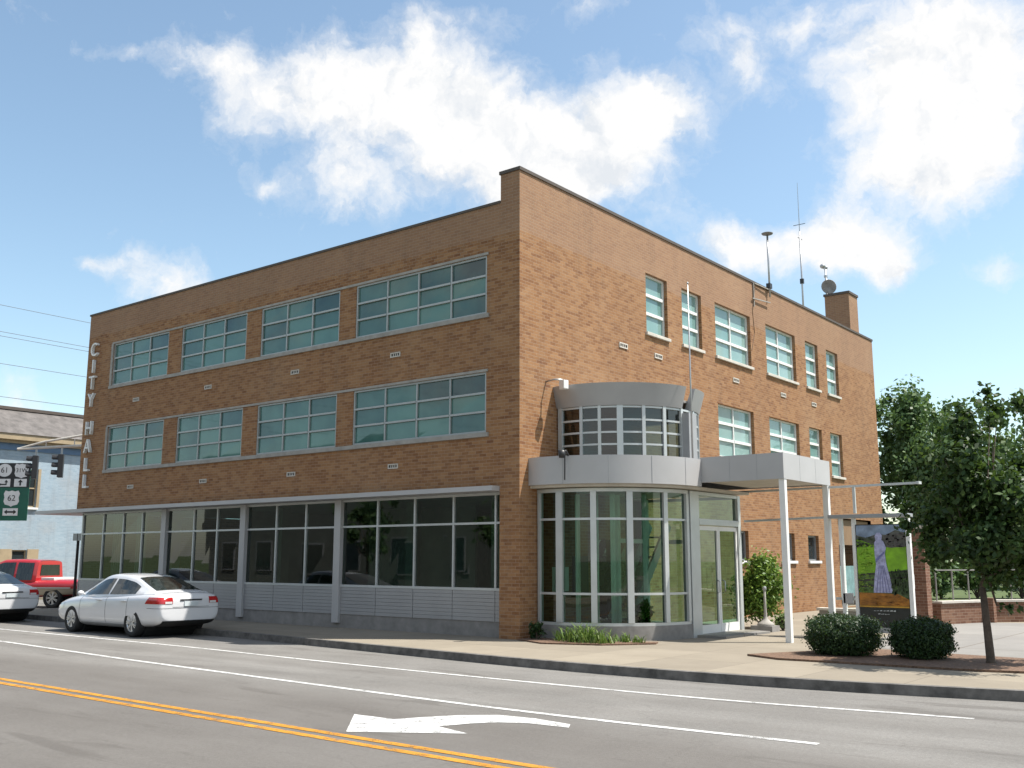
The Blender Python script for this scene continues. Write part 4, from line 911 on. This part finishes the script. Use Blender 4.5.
# ------------------------------------------------------------------ far left: blue building, signals, route sign, wires
bb = thing('blue_building','pale blue painted brick building with slate roof across the side street','building',(0,0,0))
mb = MB(); XB = -37.2
def bwall(m, holes, u0, u1, z0, z1, x):
    U = sorted({u0,u1,*[h[0] for h in holes],*[h[1] for h in holes]}); Z = sorted({z0,z1,*[h[2] for h in holes],*[h[3] for h in holes]})
    for a,b in zip(U,U[1:]):
        for c,d in zip(Z,Z[1:]):
            if any(h[0]<(a+b)/2<h[1] and h[2]<(c+d)/2<h[3] for h in holes): continue
            m.quad((x,a,c),(x,b,c),(x,b,d),(x,a,d))
    for a,b,c,d in holes:
        q = x-.18; m.quad((x,a,c),(x,a,d),(q,a,d),(q,a,c)); m.quad((x,b,c),(q,b,c),(q,b,d),(x,b,d)); m.quad((x,a,d),(x,b,d),(q,b,d),(q,a,d)); m.quad((x,a,c),(q,a,c),(q,b,c),(x,b,c))
bw_ = [(6.62,7.35,.9,2.15),(6.75,7.6,4.3,6.2),(2.6,3.4,4.3,6.2),(2.4,3.3,.9,2.15)]
bwall(mb,bw_,-1.0,24,-.02,7.1,XB); mb.quad((XB,-1,0),(XB,-1,7.1),(XB-22,-1,7.1),(XB-22,-1,0)); mb.quad((XB,24,0),(XB-22,24,0),(XB-22,24,7.1),(XB,24,7.1))
mb.build('wall', M['bluepaint'], bb, fix=False)
for a,b,c,d in bw_:
    w = MB(); w.box(XB-.14,XB-.08,a,a+.06,c,d); w.box(XB-.14,XB-.08,b-.06,b,c,d); w.box(XB-.14,XB-.08,a+.06,b-.06,c,c+.06); w.box(XB-.14,XB-.08,a+.06,b-.06,d-.06,d); w.box(XB-.14,XB-.08,a+.06,b-.06,(c+d)/2-.03,(c+d)/2+.03)
    w = w.build('window', M['cream'], bb); MB().quad((XB-.11,a,c),(XB-.11,b,c),(XB-.11,b,d),(XB-.11,a,d)).build('pane', M['glass_sm'], w, fix=False)
    for s0,s1 in ((a-.6,a-.03),(b+.03,b+.6)) if c < 2 else ((a-.16,a-.02),(b+.02,b+.16)): MB().box(XB,XB+.05,s0,s1,c-.02,d+.04).build('shutter', M['cream'], bb)
    MB().box(XB,XB+.12,a-.1,b+.1,c-.12,c-.02).build('sill', M['white'], bb)
MB().box(XB-.02,XB+.06,-1.05,24.05,7.1,7.6).build('frieze', M['blue_trim'], bb)
mb = MB(); mb.box(XB-.05,XB+.45,-1.5,24.5,7.6,7.9); mb.box(XB-.02,XB+.25,-1.3,24.3,7.45,7.6); mb.build('cornice', M['cream'], bb)
mb = MB(); e = .5; zr = 9.35
mb.add([(XB+e,-1.5,7.9),(XB+e,24.5,7.9),(XB-22,24.5,7.9),(XB-22,-1.5,7.9),(XB-1.6,.6,zr),(XB-1.6,22.4,zr),(XB-20,22.4,zr),(XB-20,.6,zr)],[(0,1,5,4),(1,2,6,5),(2,3,7,6),(3,0,4,7),(4,5,6,7)])
mb.build('roof', M['slate'], bb)
MB().box(XB-1.75,XB-1.5,.5,22.5,zr,zr+.16).build('ridge_trim', M['coping'], bb)
# signal mast arm
pole_p = Vector((-20.3,9.4,0)); tip = Vector((-30.4,3.25,6.45)); near_ = Vector((-20.3,9.4,6.9))
sm = thing('signal_mast','grey truss mast arm reaching over the side street','signal mast',tuple(pole_p))
loc = lambda p: Vector(p)-pole_p
MB().tube([(0,0,-.13),(0,0,3.5),(0,0,7.4)],[.16,.13,.11],12).build('pole', M['steel'], sm, smooth=True)
m = MB(); lo0, lo1 = loc(near_), loc(tip); up0 = lo0+Vector((0,0,1.15)); k = 9
m.tube([lo0,lo1],.06,8)
upper = [lo0.lerp(lo1,.0)+Vector((0,0,.55)), lo0.lerp(lo1,.45)+Vector((0,0,.55)), lo0.lerp(lo1,.75)+Vector((0,0,.45)), lo0.lerp(lo1,.9)+Vector((0,0,.25)), lo1]
m.tube(upper,.05,8)
for i in range(k): a = lo0.lerp(lo1,i/k); m.tube([a,a+Vector((0,0,.5 if i < 7 else .3))],.025,6)
m.build('truss_arm', M['stone'], sm)
for fr_, lb in ((.925,'black three lamp traffic signal at the outer end of the mast arm'),(.825,'black three lamp traffic signal nearer the brick wall on the mast arm')):
    p = near_.lerp(tip,fr_); tl = thing('traffic_signal',lb,'traffic light',(p.x,p.y,p.z-.22),R(-35),'traffic signals on the mast arm')
    MB().box(-.18,.18,-.11,.11,-1.12,-.12).build('housing', M['black'], tl, bevel=.02); MB().tube([(0,0,.25),(0,0,-.13)],.04,8).build('hanger', M['steel'], tl)
    for q,nm in enumerate(('red_lens','amber_lens','green_lens')):
        z = -.29-.33*q; m = MB()
        v=[]; n=12
        for yy in (-.11,-.36):
            for i in range(n+1): a = R(-20+220*i/n); v.append((.15*math.cos(a),yy,z+.15*math.sin(a)))
        m.add(v,[(i,i+1,n+2+i,n+1+i) for i in range(n)]); m.build('visor', M['black'], tl)
        MB().lathe([(.001,0),(.12,0)],(0,-.113,z),16,'y').build(nm, plain(nm,((.08,.01,.01),(.08,.05,.01),(.01,.06,.05))[q],.3), tl, fix=False)
# route sign
sp_ = Vector((-33.43,4.72,0)); yaw = math.atan2(13.8-sp_.x, -(-17.7-sp_.y))   # board faces the traffic on the main road
rs = thing('route_sign','tall black and green road sign board with white route shields','road sign',(sp_.x,sp_.y,0),R(38))
MB().tube([(-.95,.08,-.02),(-.95,.08,6.1)],.09,8).build('post', M['wood'], rs); MB().box(-1.35,.66,0,.03,3.45,6.12).build('board', plain('sign_green',(.008,.095,.062),.4), rs, bevel=.01)
bp_ = rs.children[-1]; wht = plain('sign_white',(.62,.62,.62),.45,var=.04); blk = plain('sign_black',(.014,.014,.016),.5)
MB().box(-1.35,.66,-.008,-.002,4.98,6.12).build('black_panel', blk, bp_)
def disc(name, x, z, rx, rz, y, mat, n=28, pts=None):
    P = pts or [(x+rx*math.cos(2*math.pi*i/n), z+rz*math.sin(2*math.pi*i/n)) for i in range(n)]
    return MB().add([(a,y,b) for a,b in P],[tuple(range(len(P)))]).build(name, mat, bp_, fix=False)
def shield(x,z,s): return [(x+a*s,z+b*s) for a,b in ((-.42,.5),(-.2,.44),(0,.5),(.2,.44),(.42,.5),(.52,.3),(.46,.05),(.5,-.2),(.4,-.4),(.15,-.46),(0,-.54),(-.15,-.46),(-.4,-.4),(-.5,-.2),(-.46,.05),(-.52,.3))]
def stxt(s, x, z, size):
    o = link('numeral', text_mesh(s,size,.002), blk, bp_); o.location = (x,-.018,z); o.rotation_euler = (R(90),0,0)
disc('route_marker',-.55,5.78,.34,.30,-.012,wht); stxt('61',-.55,5.78,.36)
disc('route_marker',0,0,0,0,-.012,wht,pts=shield(.25,5.76,.66)); stxt('31W',.25,5.77,.27)
disc('arrow_plate',0,0,0,0,-.012,wht,pts=[(-.9,5.02),(-.24,5.02),(-.24,5.38),(-.9,5.38)]); disc('arrow_plate',0,0,0,0,-.012,wht,pts=[(-.06,5.02),(.52,5.02),(.52,5.38),(-.06,5.38)])
disc('arrow',0,0,0,0,-.016,blk,pts=[(-.8,5.12),(-.66,5.06),(-.66,5.09),(-.40,5.09),(-.40,5.22),(-.34,5.22),(-.43,5.34),(-.52,5.22),(-.46,5.22),(-.46,5.15),(-.66,5.15),(-.66,5.18)])
disc('arrow',0,0,0,0,-.016,blk,pts=[(.19,5.07),(.27,5.07),(.27,5.22),(.35,5.22),(.23,5.35),(.11,5.22),(.19,5.22)])
disc('route_marker',0,0,0,0,-.012,wht,pts=shield(-.12,4.48,.72)); stxt('62',-.12,4.48,.38)
disc('arrow_plate',0,0,0,0,-.012,wht,pts=[(-.48,3.68),(.22,3.68),(.22,4.02),(-.48,4.02)])
disc('arrow',0,0,0,0,-.016,blk,pts=[(-.42,3.85),(-.28,3.74),(-.28,3.81),(.02,3.81),(.02,3.74),(.16,3.85),(.02,3.96),(.02,3.89),(-.28,3.89),(-.28,3.96)])
# small sign post at the hall's far corner
ps = thing('sign_post','thin dark post with a small plate at the far corner of the hall','post',(-20.4,.9,0))
MB().tube([(0,0,0),(0,0,2.6)],.05,8).build('pole', M['black'], ps); MB().box(-.3,.3,-.04,-.02,2.35,2.6).build('plate', M['alu_dk'], ps)
# overhead wires along the side street
for i,(z,lb) in enumerate([(10.8,'uppermost overhead wire at upper left'),(9.82,'upper wire of the close pair at upper left'),(9.66,'lower wire of the close pair at upper left'),(8.65,'overhead wire just below the close pair'),(7.45,'lowest overhead wire just above the slate roof')]):
    pts = [(-23,y,z+.0012*(y-10)**2*.3) for y in range(-70,91,8)]
    tag(MB().tube(pts,.010,5).build('power_line', M['wire']), lb, 'wire', 'overhead wires')

# ------------------------------------------------------------------ across the road (seen mirrored in the panes)
ob = thing('opposite_building','long plain grey stucco building across the road, mirrored in the panes','building',(0,0,0))
gs = plain('grey_stucco',(.115,.125,.11),.9,var=.15,scale=.5)
MB().box(-46,-2,-38,-23.5,0,8.2).build('wall', gs, ob); MB().box(-46.1,-1.9,-38.1,-23.4,8.2,8.4).build('coping', M['coping'], ob)
for x in range(-44,-8,4):
    w = MB().box(x,x+1.6,-23.5,-23.42,1.0,2.9).build('window', M['alu_dk'], ob); MB().quad((x+.08,-23.41,1.08),(x+1.52,-23.41,1.08),(x+1.52,-23.41,2.82),(x+.08,-23.41,2.82)).build('pane', M['glass_sm'], w, fix=False)
for i,(x,lb) in enumerate([(-9.5,'street tree before the right end of the opposite grey building'),(-17,'street tree before the middle of the opposite grey building'),(-27,'street tree before the left part of the opposite grey building')]):
    tree('street_tree',lb,(x,-20.8,0),6,(0,0,3.7),(2.1,1.6,2.2),26,3000,.3,M['leaf_b'],.12,1.6,seed=51+i)

# ------------------------------------------------------------------ camera
cam = bpy.data.cameras.new('camera'); co = bpy.data.objects.new('camera', cam); col.objects.link(co)
yaw, pit, rol = R(38.399), R(9.8956), R(.0939)
fwd = Vector((-math.sin(yaw)*math.cos(pit), math.cos(yaw)*math.cos(pit), math.sin(pit))); rt = Vector((math.cos(yaw), math.sin(yaw), 0)); up = rt.cross(fwd)
r1 = rt*math.cos(rol)+up*math.sin(rol); u1 = -rt*math.sin(rol)+up*math.cos(rol)
co.matrix_world = Matrix(((r1.x,u1.x,-fwd.x,13.8108),(r1.y,u1.y,-fwd.y,-17.7017),(r1.z,u1.z,-fwd.z,1.72),(0,0,0,1)))
cam.sensor_width = 36; cam.lens = 1006.0/1024*36; cam.clip_end = 3000; cam.clip_start = .1
scene.camera = co
# ------------------------------------------------------------------ light
EL = R(61.0); S = Vector((.81*math.cos(EL), .586*math.cos(EL), math.sin(EL))).normalized()
sl = bpy.data.lights.new('sun','SUN'); sl.energy = 5.0; sl.angle = R(.53); sl.color = (1,.95,.87)
so = bpy.data.objects.new('sun', sl); col.objects.link(so); so.rotation_euler = S.to_track_quat('Z','Y').to_euler(); so.location = (20,20,40)
w = bpy.data.worlds.new('World'); scene.world = w; w.use_nodes = True; nt = NT(w)
bg = nt.n['Background']; wo = nt.n['World Output']
sky = nt.new('ShaderNodeTexSky'); sky.sky_type = 'NISHITA'; sky.sun_disc = False; sky.sun_elevation = EL; sky.sun_rotation = math.atan2(S.x,S.y)
sky.air_density = 1.0; sky.dust_density = 1.2; sky.ozone_density = 1.6; sky.altitude = 200
nt.lk(nt.mix(1.0, sky.outputs[0], (1.13,1.13,1.0,1), 'MULTIPLY'), bg.inputs[0]); bg.inputs[1].default_value = .125
# cumulus: warped blobs round fixed compass directions, broken up by noise
f_ = 1006.0
def pdir(px, py): return (r1*((px-512)/f_) - u1*((py-384)/f_) + fwd).normalized()
tc = nt.new('ShaderNodeTexCoord').outputs['Generated']
nz = nt.new('ShaderNodeTexNoise'); nz.inputs['Scale'].default_value = 11; nz.inputs['Detail'].default_value = 7; nz.inputs['Roughness'].default_value = .6; nt.lk(tc, nz.inputs['Vector'])
sub = nt.new('ShaderNodeVectorMath', operation='SUBTRACT'); nt.lk(nz.outputs['Color'], sub.inputs[0]); sub.inputs[1].default_value = (.5,.5,.5)
scl = nt.new('ShaderNodeVectorMath', operation='SCALE'); nt.lk(sub.outputs[0], scl.inputs[0]); scl.inputs['Scale'].default_value = .085
add = nt.new('ShaderNodeVectorMath', operation='ADD'); nt.lk(tc, add.inputs[0]); nt.lk(scl.outputs[0], add.inputs[1]); D = add.outputs[0]
blobs = [(300,90,75,50,.85),(395,85,75,48,.8),(350,175,65,55,.9),(470,110,70,75,.8),(595,155,100,62,1.1),(520,175,70,50,1.0),(420,30,30,40,.4),(240,95,40,40,.55),(640,120,60,50,.85),
 (890,70,80,62,1.0),(985,60,80,80,1.1),(905,165,70,42,1.0),(975,155,45,55,.85),(805,25,30,25,.4),(740,250,62,26,.9),(840,243,62,40,1.05),(880,255,30,28,.7),(735,40,38,40,.5),(750,75,25,30,.35),
 (160,278,60,34,.85),(180,60,48,24,.5),(105,50,50,12,.3),(35,14,45,14,.25),(570,4,80,16,.45),(1002,272,34,16,.7),(90,268,22,14,.45),(275,186,16,12,.5),(20,430,60,24,.8),(10,385,22,30,.5),(690,110,40,26,.4)]
field = None
for px,py,rx,ry,wgt in blobs:
    c = pdir(px,py); e1 = c.cross(Vector((0,0,1))).normalized(); e2 = e1.cross(c).normalized()
    q = []
    for e_,r_ in ((e1,rx/f_),(e2,ry/f_)):
        dt = nt.new('ShaderNodeVectorMath', operation='DOT_PRODUCT'); nt.lk(D, dt.inputs[0]); dt.inputs[1].default_value = e_/r_
        q.append(nt.math('MULTIPLY', nt.math('SUBTRACT', dt.outputs['Value'], e_.dot(c)/r_), nt.math('SUBTRACT', dt.outputs['Value'], e_.dot(c)/r_)))
    dc = nt.new('ShaderNodeVectorMath', operation='DOT_PRODUCT'); nt.lk(D, dc.inputs[0]); dc.inputs[1].default_value = c
    v = nt.math('MULTIPLY', nt.math('EXPONENT', nt.math('MULTIPLY', nt.math('ADD', q[0], q[1]), -1.25)), nt.math('MULTIPLY', nt.math('GREATER_THAN', dc.outputs['Value'], .2), wgt))
    field = v if field is None else nt.math('ADD', field, v)
# clouds elsewhere in the sky (behind the camera)
fd = nt.new('ShaderNodeVectorMath', operation='DOT_PRODUCT'); nt.lk(tc, fd.inputs[0]); fd.inputs[1].default_value = fwd
back = nt.math('LESS_THAN', fd.outputs['Value'], .45)
gen = nt.math('MULTIPLY', nt.math('MULTIPLY', nt.math('SUBTRACT', nt.noise(tc, 2.6, 3), .42, clamp=True), 5.0), back)
field = nt.math('ADD', nt.math('MINIMUM', field, 1.3), gen)
det = nt.noise(D, 15, 8, .62); fine = nt.noise(D, 45, 5, .6)
dens = nt.math('ADD', field, nt.math('ADD', nt.math('MULTIPLY', nt.math('SUBTRACT', det, .5), 1.45), nt.math('MULTIPLY', nt.math('SUBTRACT', fine, .5), .7)))
mask = nt.ramp(dens, [(.22,(0,0,0)),(.48,(.22,.22,.22)),(.74,(.66,.66,.66)),(1.05,(1,1,1))])
mask = nt.math('MULTIPLY', mask, nt.math('GREATER_THAN', field, .06))
up_ = nt.new('ShaderNodeVectorMath', operation='ADD'); nt.lk(D, up_.inputs[0]); up_.inputs[1].default_value = (.012,.006,.022)
shade = nt.math('ADD', nt.math('MULTIPLY', nt.math('SUBTRACT', det, nt.noise(up_.outputs[0], 15, 4, .6)), 2.2), .62)
ccol = nt.ramp(shade, [(.2,(.80,.84,.89)),(.6,(1,1,1))])
bg2 = nt.new('ShaderNodeBackground'); nt.lk(ccol, bg2.inputs[0]); bg2.inputs[1].default_value = .60
mx = nt.new('ShaderNodeMixShader'); nt.lk(mask, mx.inputs[0]); nt.lk(bg.outputs[0], mx.inputs[1]); nt.lk(bg2.outputs[0], mx.inputs[2]); nt.lk(mx.outputs[0], wo.inputs[0])
scene.view_settings.view_transform = 'Standard'; scene.view_settings.look = 'None'; scene.view_settings.exposure = .74; scene.view_settings.gamma = 1
scene.cycles.max_bounces = 8; scene.cycles.transparent_max_bounces = 16
try: scene.cycles.use_denoising = True
except Exception: pass
